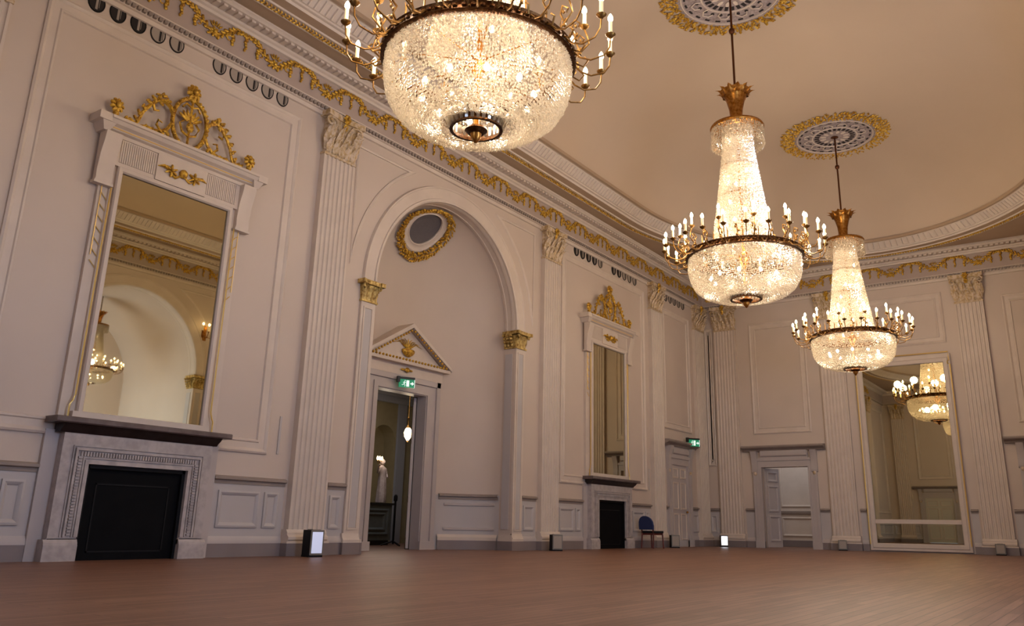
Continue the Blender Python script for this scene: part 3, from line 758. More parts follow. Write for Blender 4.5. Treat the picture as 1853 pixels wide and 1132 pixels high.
# ------------------------------------------------------------------ overmantel mirrors
def overmantel(cx, label):
    r = empty('overmantel_mirror', onwall(LEFT, cx, 1.83))
    z = lambda v: v - 1.83
    gw, g0, g1 = .905, 1.93, 5.42
    k = MB()
    k.box(-1.2, 1.2, -.06, 0, z(1.83), z(5.95)); k.build('back_board', WHITE, r, smooth=0)
    MB().box(-gw, gw, -.085, -.06, z(g0), z(g1)).build('mirror_glass', MIRROR, r, smooth=0)
    f = MB()
    f.frame(-gw, gw, z(g0), z(g1), [(0, .085), (0, .11), (-.02, .135), (-.07, .135), (-.085, .11), (-.085, .06)], y=0)
    f.box(-1.05, 1.05, -.14, -.06, z(1.83), z(1.92))
    f.build('mirror_frame', WHITE, r, smooth=30)
    gl = MB()
    for sx in (-1, 1):
        x = sx * 1.045
        gl.tube([(sx * 1.1, -.12, z(1.84)), (sx * 1.1, -.12, z(2.0)), (sx * 1.07, -.12, z(2.06)), (x, -.12, z(2.14)), (x, -.12, z(5.15))], .013, n=5)
        gl.tube([(sx * 1.16, -.085, z(4.1)), (sx * 1.16, -.085, z(5.15))], .007, n=4)
        for q in range(7): gl.tube([(sx * 1.155, -.075, z(5.05 - q * .17)), (sx * 1.06, -.075, z(4.95 - q * .17))], .007, n=4)
    gl.box(-1.22, 1.22, -.215, -.2, z(6.005), z(6.025))
    gl.build('gilt_lines', GOLDP, r, smooth=40)
    e = MB()
    e.box(-1.2, 1.2, -.12, -.06, z(5.50), z(5.93))
    for i in range(17):
        for sx in (-1, 1):
            x = sx * (.46 + i * .033); e.box(x - .011, x + .011, -.135, -.12, z(5.56), z(5.90))
    e.box(-.43, .43, -.145, -.12, z(5.50), z(5.93))
    e.build('fluted_frieze', WHITE, r, smooth=0)
    c = MB()
    c.prism_x([(0, z(5.92)), (-.14, z(5.92)), (-.15, z(5.97)), (-.2, z(5.99)), (-.22, z(6.03)), (-.27, z(6.06)), (-.30, z(6.11)), (-.32, z(6.12)), (-.32, z(6.16)), (0, z(6.18))], -1.28, 1.28)
    for sx in (-1, 1): c.box(*sorted((sx * 1.28, sx * 1.46)), -.30, 0, z(6.05), z(6.17)); c.taper(*sorted((sx * 1.26, sx * 1.34)), -.22, 0, z(5.93), z(6.05), .06, .06)
    c.build('cornice', WHITE, r, smooth=25)
    for sx in (-1, 1):
        b = MB().prism_x([(-.06, z(5.17)), (-.13, z(5.17)), (-.15, z(5.22)), (-.14, z(5.35)), (-.17, z(5.6)), (-.23, z(5.8)), (-.25, z(5.93)), (-.06, z(5.93))], *sorted((sx * 1.06, sx * 1.30)))
        b.box(*sorted((sx * 1.04, sx * 1.32)), -.16, -.05, z(5.14), z(5.18))
        b.build('console_bracket', WHITE, r, smooth=30)
    t = MB(); rnd = random.Random(4)
    for sx in (-1, 1):
        for q in range(6): a = .5 + q * 1.05; t.blob((sx * .20 + .06 * math.cos(a), -.17, z(5.71) + .055 * math.sin(a)), (.06, .03, .022), rot=-a, n=5, m=3)
        t.blob((sx * .20, -.2, z(5.71)), .03); t.tube([(sx * .24, -.16, z(5.72)), (sx * .33, -.17, z(5.75)), (sx * .42, -.16, z(5.72))], [.02, .028, .006], n=5)
        t.tube([(sx * .04, -.16, z(5.68)), (sx * .12, -.165, z(5.62)), (sx * .2, -.16, z(5.66))], [.02, .02, .015], n=5)
    t.lathe([(.02, -.06), (.06, -.03), (.07, .03), (.05, .06), (.03, .08)], 10, (0, -.17, z(5.71)))
    t.build('gilt_tablet_ornament', GOLD, r, smooth=60)
    # crest: oval ring with palmette, scrolled leaves either side, an urn flower at each end
    g = MB(); zb = z(6.18); yy = -.14
    ring = [(.30 * math.cos(a), yy, zb + .42 + .42 * math.sin(a)) for a in [2 * PI * i / 32 for i in range(33)]]
    g.tube(ring, .036, n=6)
    for i in range(32): p = ring[i]; g.blob((p[0] * 1.02, yy - .03, zb + .42 + (p[2] - zb - .42) * 1.02), (.035, .025, .022), rot=i, n=5, m=3)
    for i in range(7): a = (i - 3) * .34; g.blob((.14 * math.sin(a), yy, zb + .42 + .15 * math.cos(a)), (.03, .025, .10), rot=a, n=5, m=4)
    g.tube([(0, yy, zb + .02), (0, yy, zb + .82)], .022, n=5); g.blob((0, yy - .02, zb + .35), (.07, .05, .09))
    for sx in (-1, 1): g.tube([(0, yy, zb + .2), (sx * .12, yy, zb + .25), (sx * .17, yy, zb + .38), (sx * .1, yy, zb + .45)], .02, n=5); g.tube([(0, yy, zb + .7), (sx * .1, yy, zb + .74), (sx * .16, yy, zb + .66)], .018, n=5)
    def flower(x, z0, s_):
        for i in range(9): a = 2 * PI * i / 9; g.blob((x + .07 * s_ * math.cos(a), yy, z0 + .08 * s_ * math.sin(a)), (.07 * s_, .05 * s_, .04 * s_), rot=-a, n=5, m=3)
        g.blob((x, yy - .05 * s_, z0), (.05 * s_, .05 * s_, .06 * s_)); g.blob((x, yy, z0 - .13 * s_), (.05 * s_, .05 * s_, .06 * s_))
    flower(0, zb + .97, 1.0)
    for sx in (-1, 1):
        S_ = lambda pts, rr: g.tube([(sx * x, yy, zb + q) for x, q in pts], rr, n=5)
        S_([(.30, .45), (.36, .56), (.47, .62), (.58, .58), (.64, .48), (.60, .40), (.53, .42)], [.03, .034, .036, .034, .03, .024, .016])
        S_([(.60, .55), (.70, .42), (.78, .28), (.82, .14), (.86, .05)], [.028, .028, .028, .026, .022])
        S_([(.30, .30), (.36, .18), (.46, .10), (.58, .07), (.70, .08), (.82, .04), (.95, .07), (1.04, .04)], [.028] * 5 + [.024, .026, .02])
        S_([(.46, .10), (.54, .18), (.52, .27), (.45, .25)], [.022, .022, .02, .012])
        for x, q in ((.40, .62), (.48, .68), (.56, .64), (.63, .56), (.52, .55), (.70, .48), (.76, .36), (.82, .24), (.86, .12), (.36, .10), (.44, .06), (.56, .05), (.68, .05), (.92, .06), (.99, .06)):
            g.blob((sx * x, yy - .02, zb + q), (.055, .035, .032), rot=rnd.uniform(-1.4, 1.4), n=5, m=3)
            g.blob((sx * (x + .03), yy - .01, zb + q + .03), (.045, .03, .022), rot=rnd.uniform(-1.4, 1.4), n=5, m=3)
        flower(sx * 1.17, zb + .22, .85)
        g.lathe([(.02, 0), (.06, .02), (.03, .05), (.05, .1)], 10, (sx * 1.17, yy, zb))
    g.build('gilt_crest', GOLD, r, smooth=60)
    tag(r, label, 'mirror', 'overmantel mirrors on the left wall')
overmantel(BAY1, 'large white-framed overmantel mirror with gilt crest, reflecting a small chandelier')
overmantel(BAY2 - .03, 'distant overmantel mirror with gilt crest, above the fireplace beside the blue chair')

# ------------------------------------------------------------------ oval vents under the frieze
v0 = None
def vent(u, label, dark, group):
    global v0
    if v0 is None:
        v0 = {}
        for key in (0, 1):
            r = empty('oval_vent', (0, 0, 0))
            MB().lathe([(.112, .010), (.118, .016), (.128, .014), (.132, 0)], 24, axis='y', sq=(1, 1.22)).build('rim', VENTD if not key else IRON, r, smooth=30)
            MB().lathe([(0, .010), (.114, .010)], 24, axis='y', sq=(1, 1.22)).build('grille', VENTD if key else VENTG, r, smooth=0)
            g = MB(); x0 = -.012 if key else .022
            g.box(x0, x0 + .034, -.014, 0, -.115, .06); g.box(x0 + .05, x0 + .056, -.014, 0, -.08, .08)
            g.build('slot_bars', VENTG if key else VENTD, r, smooth=0)  # thin bars, dark on the grey vents and grey on the dark ones
            v0[key] = r
        r = v0[dark]; used = False
    r = v0[dark]
    if r.get('label'): r = copy_tree(r)
    r.location = onwall(LEFT, u, 7.92)
    tag(r, label, 'vent', group)
ORD = ['first', 'second', 'third', 'fourth', 'fifth']
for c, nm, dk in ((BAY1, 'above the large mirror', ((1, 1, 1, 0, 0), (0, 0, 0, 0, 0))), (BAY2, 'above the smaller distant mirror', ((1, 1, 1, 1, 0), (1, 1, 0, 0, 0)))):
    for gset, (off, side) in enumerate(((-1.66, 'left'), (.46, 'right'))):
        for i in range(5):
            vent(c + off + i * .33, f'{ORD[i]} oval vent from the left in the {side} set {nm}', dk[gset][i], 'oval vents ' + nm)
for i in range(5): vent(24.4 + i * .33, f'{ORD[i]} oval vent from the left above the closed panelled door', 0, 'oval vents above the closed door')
for key in (0, 1):
    if not v0[key].get('label'): bpy.data.objects.remove(v0[key])

# ------------------------------------------------------------------ doors in the left and end walls
def doorcase(d, hw, h, head_z, head_hw, open_):
    a = MB()
    for sx in (-1, 1):
        a.box(*sorted((sx * hw, sx * (hw + .28))), -.05, .02, 0, h + .28); a.box(*sorted((sx * (hw + .2), sx * (hw + .28))), -.08, -.05, .2, h + .28); a.box(*sorted((sx * hw, sx * (hw + .06))), -.07, -.05, .2, h)
        a.box(*sorted((sx * (hw - .0), sx * (hw + .3))), -.09, 0, 0, .2)
    a.box(-hw, hw, -.05, .02, h, h + .28); a.box(-hw - .28, hw + .28, -.08, -.05, h + .2, h + .28)
    a.box(-hw - .02, hw + .02, -.07, .0, h + .28, h + .56)
    a.prism_x([(-.07, h + .32), (-.12, h + .36), (-.13, h + .44), (-.11, h + .52), (-.07, h + .54)], -hw, hw)
    a.build('architrave', TRIMG, d, smooth=25)
    s = MB().prism_x([(0, head_z - .13), (-.1, head_z - .13), (-.14, head_z - .08), (-.2, head_z - .06), (-.26, head_z - .03), (-.28, head_z), (-.28, head_z + .04), (0, head_z + .06)], -head_hw, head_hw)
    s.build('door_hood', STONEG, d, smooth=25)
    for sx in (-1, 1):
        x0, x1 = sorted((sx * (hw + .12), sx * (hw + .31)))
        b = MB().prism_x([(0, h - .18), (-.08, h - .16), (-.1, h - .1), (-.08, h), (-.1, h + .25), (-.16, h + .42), (-.2, head_z - .13), (0, head_z - .13)], x0, x1)
        b.build('console_bracket', TRIMG, d, smooth=30)
        g = MB().blob(((x0 + x1) / 2, -.06, h - .2), (.07, .04, .08)); g.build('gilt_drop', GILTCAP, d, smooth=60)
def panel_leaf(d, hw, h, n_rows, name='door_leaf', mat_=None, y=-.01):
    m = MB().box(-hw, hw, y, y + .05, .02, h); lf = m.build(name, mat_ or TRIMG, d, smooth=0)
    q = MB()
    for sx in (-1, 1):
        for z0, z1 in n_rows: q.frame(*sorted((sx * .07, sx * (hw - .1))), z0, z1, [(0, 0), (0, .015), (.03, .02), (.05, 0)], y=y)
    q.build('leaf_moulding', WHITE, lf, smooth=0)
    return lf
d2 = empty('door_2', onwall(LEFT, 25.02)); struct(d2)
doorcase(d2, .58, 2.48, 3.17, 1.18, False)
lf = panel_leaf(d2, .58, 2.48, ((.2, 1.0), (1.12, 1.95), (2.07, 2.38)))
MB().blob((.48, -.05, 1.05), (.035, .04, .035)).build('door_knob', BRASS, lf, smooth=60)
for i, c in enumerate(DOORS_FAR):
    d = empty(f'door_{3 + i}', onwall(FAR, c), FAR); struct(d)
    doorcase(d, .76, 2.52, 3.16, 1.34, True)
    leaf = empty('door_leaf', (-.72, .08, 0)); leaf.parent = d; leaf.rotation_euler = (0, 0, math.radians(72))
    b = MB().box(0, .74, -.025, .025, .02, 2.5); b.build('leaf_board', TRIMG, leaf, smooth=0)
    q = MB()
    for z0, z1 in ((.2, 1.0), (1.12, 1.95), (2.07, 2.4)): q.frame(.1, .64, z0, z1, PANELS, y=-.025)
    q.build('leaf_moulding', TRIMG, leaf, smooth=25)
d = empty('door_5', onwall(NEAR, DOORS_FAR[0]), NEAR); struct(d)
doorcase(d, .76, 2.52, 3.16, 1.34, True); panel_leaf(d, .76, 2.52, ((.2, 1.0), (1.12, 1.95), (2.07, 2.4)), mat_=PALEDR)
d = empty('door_6', onwall(NEAR, DOORS_FAR[1]), NEAR); struct(d)
doorcase(d, .76, 2.52, 3.16, 1.34, True); panel_leaf(d, .76, 2.52, ((.2, 1.0), (1.12, 1.95), (2.07, 2.4)))

# room beyond the end-wall doorways
def back_room():
    xb = L + 3.2
    m = MB()
    m.box(xb, xb + .1, YR, W, 0, 4); m.box(L + .33, xb, YR - .1, YR, 0, 4); m.box(L + .33, xb, W, W + .1, 0, 4)
    o = struct(m.build('wall_back_room', WHITE, smooth=0))
    f = MB(Matrix(((0, 1, 0, xb), (1, 0, 0, 0), (0, 0, 1, 0), (0, 0, 0, 1))))
    for c in (1.0, 2.4, 8.2, 9.6, 11): f.frame(c - .55, c + .55, 1.35, 3.3, PANELS); f.frame(c - .55, c + .55, .35, 1.0, PANELS)
    f.build('panel_moulding', WHITE, o, smooth=25)
    r = MB(Matrix(((0, 1, 0, xb), (1, 0, 0, 0), (0, 0, 1, 0), (0, 0, 0, 1)))); r.prism_x([(0, 1.1), (-.05, 1.12), (-.06, 1.2), (0, 1.22)], YR, W); r.build('dado_rail', STONEG, o, smooth=0)
    b = MB(Matrix(((0, 1, 0, xb), (1, 0, 0, 0), (0, 0, 1, 0), (0, 0, 0, 1)))); b.box(YR, W, -.04, 0, 0, .22); b.build('skirting', SKIRT, o, smooth=0)
    struct(MB().box(L + .2, xb, YR, W, -.2, 0).build('floor_back_room', FLOORM, smooth=0))
    struct(MB().box(L + .2, xb, YR, W, 4, 4.1).build('ceiling_back_room', WHITE, smooth=0))
back_room()

# ------------------------------------------------------------------ tall mirror on the end wall
def end_mirror():
    r = empty('wall_mirror', onwall(FAR, YC), FAR)
    hw = 1.17
    k = MB().box(-1.36, 1.36, -.05, 0, .02, 5.72); k.build('back_board', WHITE, r, smooth=0)
    g = MB().box(-hw, hw, -.062, -.05, .92, 5.48); g.build('upper_mirror_glass', MIRROR, r, smooth=0)
    g = MB().box(-hw, hw, -.062, -.05, .24, .80); g.build('lower_mirror_glass', MIRROR, r, smooth=0)
    f = MB()
    pr = [(0, .062), (0, .09), (-.02, .11), (-.12, .11), (-.14, .09), (-.2, .09), (-.22, .05)]
    f.frame(-hw, hw, .24, 5.48, pr)
    f.box(-hw, hw, -.11, -.05, .80, .92); f.box(-1.38, 1.38, -.1, 0, 5.62, 5.74)
    f.build('mirror_frame', WHITE, r, smooth=30)
    l = MB()
    x = 1.36
    l.tube([(-x, -.115, .2), (-x, -.115, 5.40), (-x + .06, -.115, 5.42), (-x + .06, -.115, 5.5), (-x + .02, -.115, 5.52), (-x + .02, -.115, 5.78), (x - .02, -.115, 5.78), (x - .02, -.115, 5.52), (x - .06, -.115, 5.5), (x - .06, -.115, 5.42), (x, -.115, 5.40), (x, -.115, .2)], .018, n=5)
    l.build('gilt_outline', GOLDP, r, smooth=40)
    tag(r, 'tall white-framed mirror with thin gilt outline, standing on the end wall', 'mirror')
end_mirror()

# ------------------------------------------------------------------ chandeliers
BOWL = [(.99, -.05), (.992, -.18), (.985, -.3), (.95, -.46), (.87, -.60), (.74, -.70), (.56, -.765), (.36, -.785)]
TOWER = [(.275, 2.52), (.28, 2.15), (.335, 1.7), (.41, 1.14), (.49, .58), (.56, .05)]
def along(prof, step):
    out = []; acc = 0
    for (r0, z0), (r1, z1) in zip(prof, prof[1:]):
        d = math.hypot(r1 - r0, z1 - z0)
        while acc < d: t = acc / d; out.append((r0 + (r1 - r0) * t, z0 + (z1 - z0) * t)); acc += step
        acc -= d
    return out
def beads(prof, n, step, rx, rz, half_below=.0):
    mb = MB(); rnd = random.Random(1)
    for j, (r, z) in enumerate(along(prof, step)):
        nn = n if r > half_below else n // 2
        for k in range(nn):
            a = 2 * PI * (k + rnd.uniform(-.3, .3)) / nn
            s_ = 1 + rnd.uniform(-.3, .3); r2 = r + rnd.uniform(-.006, .006)
            mb.octa((r2 * math.cos(a), r2 * math.sin(a), z + rnd.uniform(-.3, .3) * step), rx * s_, rz)
    return mb
def chandelier(loc, top):
    r = empty('chandelier', loc)
    rod = MB().lathe([(.022, 3.2), (.022, 4.60), (.05, 4.62), (.06, 4.66), (.05, 4.70), (.022, 4.72), (.022, top), (.10, top + .02)], 12); rod.build('rod', RODM, r, smooth=40)
    v = MB().lathe([(0, 2.60), (.2, 2.60), (.2, 2.63), (.12, 2.66), (.115, 2.78), (.13, 2.95), (.17, 3.12), (.23, 3.26), (.29, 3.33), (.25, 3.33), (.1, 3.2), (0, 3.2)], 24)
    v.build('vase', BRASS, r, smooth=40)
    lv = MB()
    for k in range(12):
        a = 2 * PI * k / 12
        lv.M = Matrix.Rotation(a, 4, 'Z') @ Matrix.Translation((0, -.22, 3.22)); lv.leaf((0, 0, 0), .16, .13, .13)
    lv.M = None
    lv.build('leaf_rim', BRASS, r, smooth=50)
    MB().lathe([(.05, 2.60), (.46, 2.60), (.49, 2.585), (.505, 2.55), (.49, 2.52), (.46, 2.51), (.46, 2.55), (.05, 2.56)], 40).build('top_ring', BRASS, r, smooth=40)
    tag(beads([(.48, 2.51), (.485, 2.18)], 96, .052, .017, .034).build('crystal_fringe', CRYSTAL, r, smooth=0, norm=False), kind='stuff')
    tag(beads(TOWER, 100, .040, .0165, .026).build('crystal_tower', CRYSTAL, r, smooth=0, norm=False), kind='stuff')
    tag(beads(BOWL, 200, .034, .0165, .021, .52).build('crystal_bowl', CRYSTAL, r, smooth=0, norm=False), kind='stuff')
    rg = MB().lathe([(.97, .055), (1.02, .06), (1.045, .04), (1.03, .02), (1.03, -.03), (1.045, -.05), (1.02, -.065), (.97, -.06), (.97, .055)], 64)
    for k in range(72):
        a = 2 * PI * k / 72; rg.M = Matrix.Rotation(a, 4, 'Z'); rg.blob((0, -1.035, 0), (.03, .014, .022), n=5, m=3)
    rg.M = None
    rg.build('main_ring', BRONZE, r, smooth=40)
    st = MB().lathe([(.03, -.78), (.03, 2.55)], 8)
    for zz, rr in ((1.14, .39), (1.75, .31)): st.lathe([(rr - .012, zz), (rr, zz + .012), (rr + .004, zz), (rr, zz - .012), (rr - .012, zz)], 32)
    st.lathe([(.03, .1), (.09, .05), (.12, -.05), (.06, -.15), (.03, -.2)], 14)
    for k in range(8): a = 2 * PI * k / 8; st.tube([(.03 * math.cos(a), .03 * math.sin(a), 0), (.98 * math.cos(a), .98 * math.sin(a), 0)], .008, n=4)
    st.build('inner_stem', BRASS, r, smooth=40)
    cp = MB()
    for k in range(30):
        a = 2 * PI * k / 30; cp.M = Matrix.Rotation(a, 4, 'Z'); cp.taper(-.016, .016, -.285, -.27, -.80, -.655, 0, .065)
    cp.M = None
    tag(cp.build('prism_crown', CRYSTAL, r, smooth=0), kind='stuff')
    MB().lathe([(.355, -.65), (.365, -.66), (.355, -.67), (.345, -.66), (.355, -.65)], 40).lathe([(.275, -.79), (.28, -.815), (.245, -.815), (.245, -.79), (.275, -.79)], 40).lathe([(0, -.79), (.11, -.795), (.12, -.82), (.08, -.86), (0, -.86)], 24).lathe([(.315, -.67), (.255, -.79)], 32).build('crown_rings', BRONZE, r, smooth=40)
    for_ = MB().lathe([(.085, -.82), (.07, -.85), (.055, -.87), (.058, -.90), (.035, -.93), (.018, -.955), (0, -.965)], 16); for_.build('finial', BRASS, r, smooth=50)
    sc = MB(); rnd = random.Random(9)
    sc.tube([(0, -1.03, .02), (.01, -1.08, .10), (.0, -1.04, .2), (-.03, -1.08, .27), (0, -1.13, .24), (.01, -1.11, .20)], .011, n=4)
    sc.tube([(.05, -1.03, -.02), (.06, -1.12, -.06), (.04, -1.17, .0), (.03, -1.13, .04)], .011, n=4)
    for q in range(3): sc.blob((.03 * math.sin(q * 2), -1.09, .06 + .07 * q), (.022, .018, .03), n=5, m=3)
    sc.tube([(.09, -.99, .03), (.09, -.985, .16), (.09, -1.0, .22)], [.012, .01, .004], n=4)
    s0 = sc.build('gilt_scroll', ARMM, r, smooth=50)
    for k in range(1, 24):
        q = s0.copy(); COL.objects.link(q); q.rotation_euler = (0, 0, 2 * PI * k / 24)
    # one arm of each kind, then copies turned round the ring
    protos = []
    for R_, zb in ((1.42, .17), (1.13, .40)):
        c = 1.03
        if R_ > 1.3: path = [(0, -c, 0), (0, -c - .07, -.07), (0, -c - .18, -.11), (0, -R_ + .07, -.07), (0, -R_ + .01, .02), (0, -R_, zb - .04)]
        else: path = [(0, -c, .03), (0, -c - .06, .08), (0, -R_ - .05, .18), (0, -R_ - .03, .28), (0, -R_, zb - .04)]
        m = MB().tube(path, [.013, .011, .010, .010, .009, .009], n=6)
        m.lathe([(0, zb - .045), (.018, zb - .045), (.05, zb - .015), (.055, zb - .003), (.03, zb - .008), (.022, zb + .02), (0, zb + .02)], 12, (0, -R_, 0))
        arm = m.build('candle_arm', ARMM, r, smooth=50)
        MB().lathe([(0, zb), (.021, zb), (.021, zb + .15), (0, zb + .15)], 10, (0, -R_, 0)).build('candle', CANDLE, arm, smooth=40)
        MB().lathe([(0, zb + .15), (.018, zb + .155), (.029, zb + .18), (.026, zb + .205), (.012, zb + .235), (0, zb + .25)], 10, (0, -R_, 0)).build('candle_bulb', FLAME, arm, smooth=60)
        protos.append(arm)
    subs = {p: [c for c in r.children_recursive if c.parent == p] for p in protos}
    for p, n, off in ((protos[0], 24, 7.5), (protos[1], 12, 0)):
        for k in range(n):
            a = math.radians(off + 360 * k / n)
            if k == 0: p.rotation_euler = (0, 0, a); continue
            q = p.copy(); COL.objects.link(q); q.rotation_euler = (0, 0, a)
            for s_ in subs[p]: t = s_.copy(); COL.objects.link(t); t.parent = q
    bm_ = MB().lathe([(0, -.04), (.02, -.03), (.035, 0), (.03, .025), (.012, .05), (0, .05)], 10)
    b0 = None
    for k in range(10):
        a = 2 * PI * (k + .3) / 10; p = (.60 * math.cos(a), .60 * math.sin(a), -.42)
        if b0 is None: b0 = bm_.build('light_bulb', BULB, r, p, 60)
        else: q = b0.copy(); COL.objects.link(q); q.location = p
    for k in range(6):
        a = 2 * PI * k / 6; q = b0.copy(); COL.objects.link(q); q.location = (.2 * math.cos(a), .2 * math.sin(a), .5 + .28 * k)
    return r
ZR = 5.30
CH = [(6.17, ZR + .03, 'nearest crystal chandelier, cut off by the top edge, with a wide beaded bowl'),
      (13.95, ZR + .0, 'middle crystal chandelier of the row, with its full beaded tower'),
      (21.42, ZR - .06, 'farthest crystal chandelier, hanging in front of the tall end mirror')]
c0 = None
for x, z, lab in CH:
    if c0 is None: c0 = r = chandelier((x, YC, z), ZC - ZR)
    else: r = copy_tree(c0); r.location = (x, YC, z)
    tag(r, lab, 'chandelier', 'crystal chandeliers down the middle of the ceiling')
sm = copy_tree(c0); sm.location = (13.64, YR - 2.0, 5.08); sm.scale = (.64, .64, .56)
tag(sm, 'small chandelier in the opposite arched recess, seen only in the large mirror', 'chandelier')
if 'group' in sm: del sm['group']

# point lamps standing for the lit candles and the bulbs inside
WARM = (1, .83, .64)
def lamp(name, loc, e, rad, col=WARM, parent=None):
    l = bpy.data.lights.new(name, 'POINT'); l.energy = e; l.shadow_soft_size = rad; l.color = col
    o = bpy.data.objects.new(name, l); COL.objects.link(o); o.location = loc
    if parent: o.parent = parent
    return o
E_FL, E_TW, E_BW = 46, 85, 75
for (x, z, _), pw in zip(CH, (.72, 1.22, .80)):
    for k in range(8):
        a = 2 * PI * (k + .5) / 8; lamp('candle_glow', (x + 1.28 * math.cos(a), YC + 1.28 * math.sin(a), z + .52), E_FL * pw, .12)
    lamp('tower_glow', (x, YC, z + .55), E_TW, .12); lamp('tower_glow', (x, YC, z + 1.5), E_TW * .5, .1)
    lamp('tower_glow', (x, YC, z + 2.3), E_TW * .35, .08)
    for k in range(3):
        a = 2 * PI * k / 3; lamp('bowl_glow', (x + .45 * math.cos(a), YC + .45 * math.sin(a), z - .38), E_BW / 3, .1)
for k in range(3):
    a = 2 * PI * k / 3; lamp('candle_glow', (13.66 + .7 * math.cos(a), YR - 2.0 + .7 * math.sin(a), 5.2), 12, .08)
lamp('tower_glow', (13.66, YR - 2.0, 5.3), 4, .06); lamp('bowl_glow', (13.66, YR - 2.0, 4.65), 3, .06)

# ------------------------------------------------------------------ ceiling roses
def rose_parts(r):
    MB().lathe([(0, -.02), (.98, -.02), (1.02, -.045), (1.06, -.03), (1.08, 0)], 56).build('plaster_disc', ROSEG, r, smooth=30)
    g = MB(); rnd = random.Random(8)
    for k in range(72):
        a = 2 * PI * k / 72; ca, sa = math.cos(a), math.sin(a)
        for q in range(6):
            rr = 1.05 + .065 * q + rnd.uniform(-.02, .02); aa = a + rnd.uniform(-.06, .06); al = aa + rnd.uniform(-1, 1)
            c2, s2 = math.cos(al), math.sin(al); x, y = rr * math.cos(aa), rr * math.sin(aa); p, w_ = .075, .032
            g.add([(x + p * c2, y + p * s2, -.01), (x - w_ * s2, y + w_ * c2, -.03), (x - p * c2, y - p * s2, -.01), (x + w_ * s2, y - w_ * c2, -.03), (x, y, -.065), (x, y, 0)],
                  [(0, 1, 4), (1, 2, 4), (2, 3, 4), (3, 0, 4), (1, 0, 5), (2, 1, 5), (3, 2, 5), (0, 3, 5)])
    g.build('gilt_leaf_ring', GOLD, r, smooth=0, norm=False)
    d = MB()
    for k in range(24):
        a = 2 * PI * k / 24; d.M = Matrix.Rotation(a, 4, 'Z'); d.box(-.035, .035, -.52, -.40, -.028, -.015)
        d.M = Matrix.Rotation(a + .13, 4, 'Z'); d.box(-.05, .05, -.92, -.88, -.03, -.015); d.blob((0, -.68, -.02), (.05, .05, .012), n=6, m=3)
    d.M = None
    d.build('pierced_grille', ROSED, r, smooth=0)
    w = MB()
    for k in range(12):
        a = 2 * PI * k / 12; w.M = Matrix.Rotation(a, 4, 'Z')
        w.tube([(.1, -.58, -.03), (.14, -.68, -.035), (.06, -.8, -.035), (-.06, -.78, -.035), (-.1, -.68, -.03)], .018, n=4); w.blob((0, -.3, -.025), (.05, .1, .015), n=6, m=3)
    w.M = None
    w.lathe([(.95, -.02), (.96, -.05), (.98, -.05), (.99, -.02)], 56).lathe([(.55, -.02), (.56, -.04), (.58, -.04), (.59, -.02)], 48)
    w.build('plaster_relief', WHITE, r, smooth=40)
r0 = None
for (x, z, _), nm in zip(CH, ('above the nearest chandelier, out of the picture', 'at the top edge above the middle chandelier', 'wholly in view above the farthest chandelier')):
    if r0 is None: r0 = r = empty('ceiling_rose', (x, YC, ZC)); rose_parts(r)
    else: r = copy_tree(r0); r.location = (x, YC, ZC)
    tag(r, 'grey ceiling rose with gilt leaf border, ' + nm, 'ceiling rose', 'ceiling roses above the chandeliers')
for o in [q for q in bpy.data.objects if q.name.startswith('ceiling_rose') and q.parent is None and abs(q.location.x - CH[0][0]) < .1]:
    o['label'] = 'pierced grey ceiling rose with gilt leaf border above the nearest chandelier'

# ------------------------------------------------------------------ exit signs
def exit_sign(loc, rot, w, label):
    r = empty('exit_sign', loc, rot); h = w * .5
    MB().box(-w / 2, w / 2, -.02, .02, 0, h).build('sign_plate', GREENS, r, smooth=0)
    p = MB()
    p.box(-w * .04, w * .14, -.024, -.02, h * .12, h * .88)                              # doorway
    p.tube([(-w * .16, -.024, h * .72), (-w * .18, -.024, h * .45)], w * .03, n=4); p.blob((-w * .13, -.024, h * .82), w * .035, n=6, m=4)
    p.tube([(-w * .18, -.024, h * .45), (-w * .12, -.024, h * .30), (-w * .14, -.024, h * .12)], w * .02, n=4); p.tube([(-w * .18, -.024, h * .45), (-w * .26, -.024, h * .30), (-w * .33, -.024, h * .30)], w * .02, n=4)
    p.tube([(-w * .16, -.024, h * .66), (-w * .07, -.024, h * .56)], w * .016, n=4); p.tube([(-w * .16, -.024, h * .66), (-w * .26, -.024, h * .58)], w * .016, n=4)
    p.box(w * .22, w * .34, -.024, -.02, h * .42, h * .58); p.add([(w * .32, -.024, h * .25), (w * .45, -.024, h * .5), (w * .32, -.024, h * .75)], [(0, 1, 2)])
    p.box(w * .47, w * .5, -.025, .025, 0, h)
    p.build('running_figure_pictogram', WHITES, r, smooth=0)
    MB().box(-w * .5, w * .5, -.03, .03, h, h + .05).box(-w * .62, -w * .45, -.03, .05, h * .6, h + .06).build('sign_housing', SIGNB, r, smooth=0)
    tag(r, label, 'sign', 'green exit signs')
exit_sign((13.47, YD - .22, 3.42), math.radians(-28), .36, 'green running-man exit sign hung from the pedimented doorway in the niche')
exit_sign((25.6, W - .3, 3.12), math.radians(-35), .42, 'green exit sign on the hood above the closed panelled door')

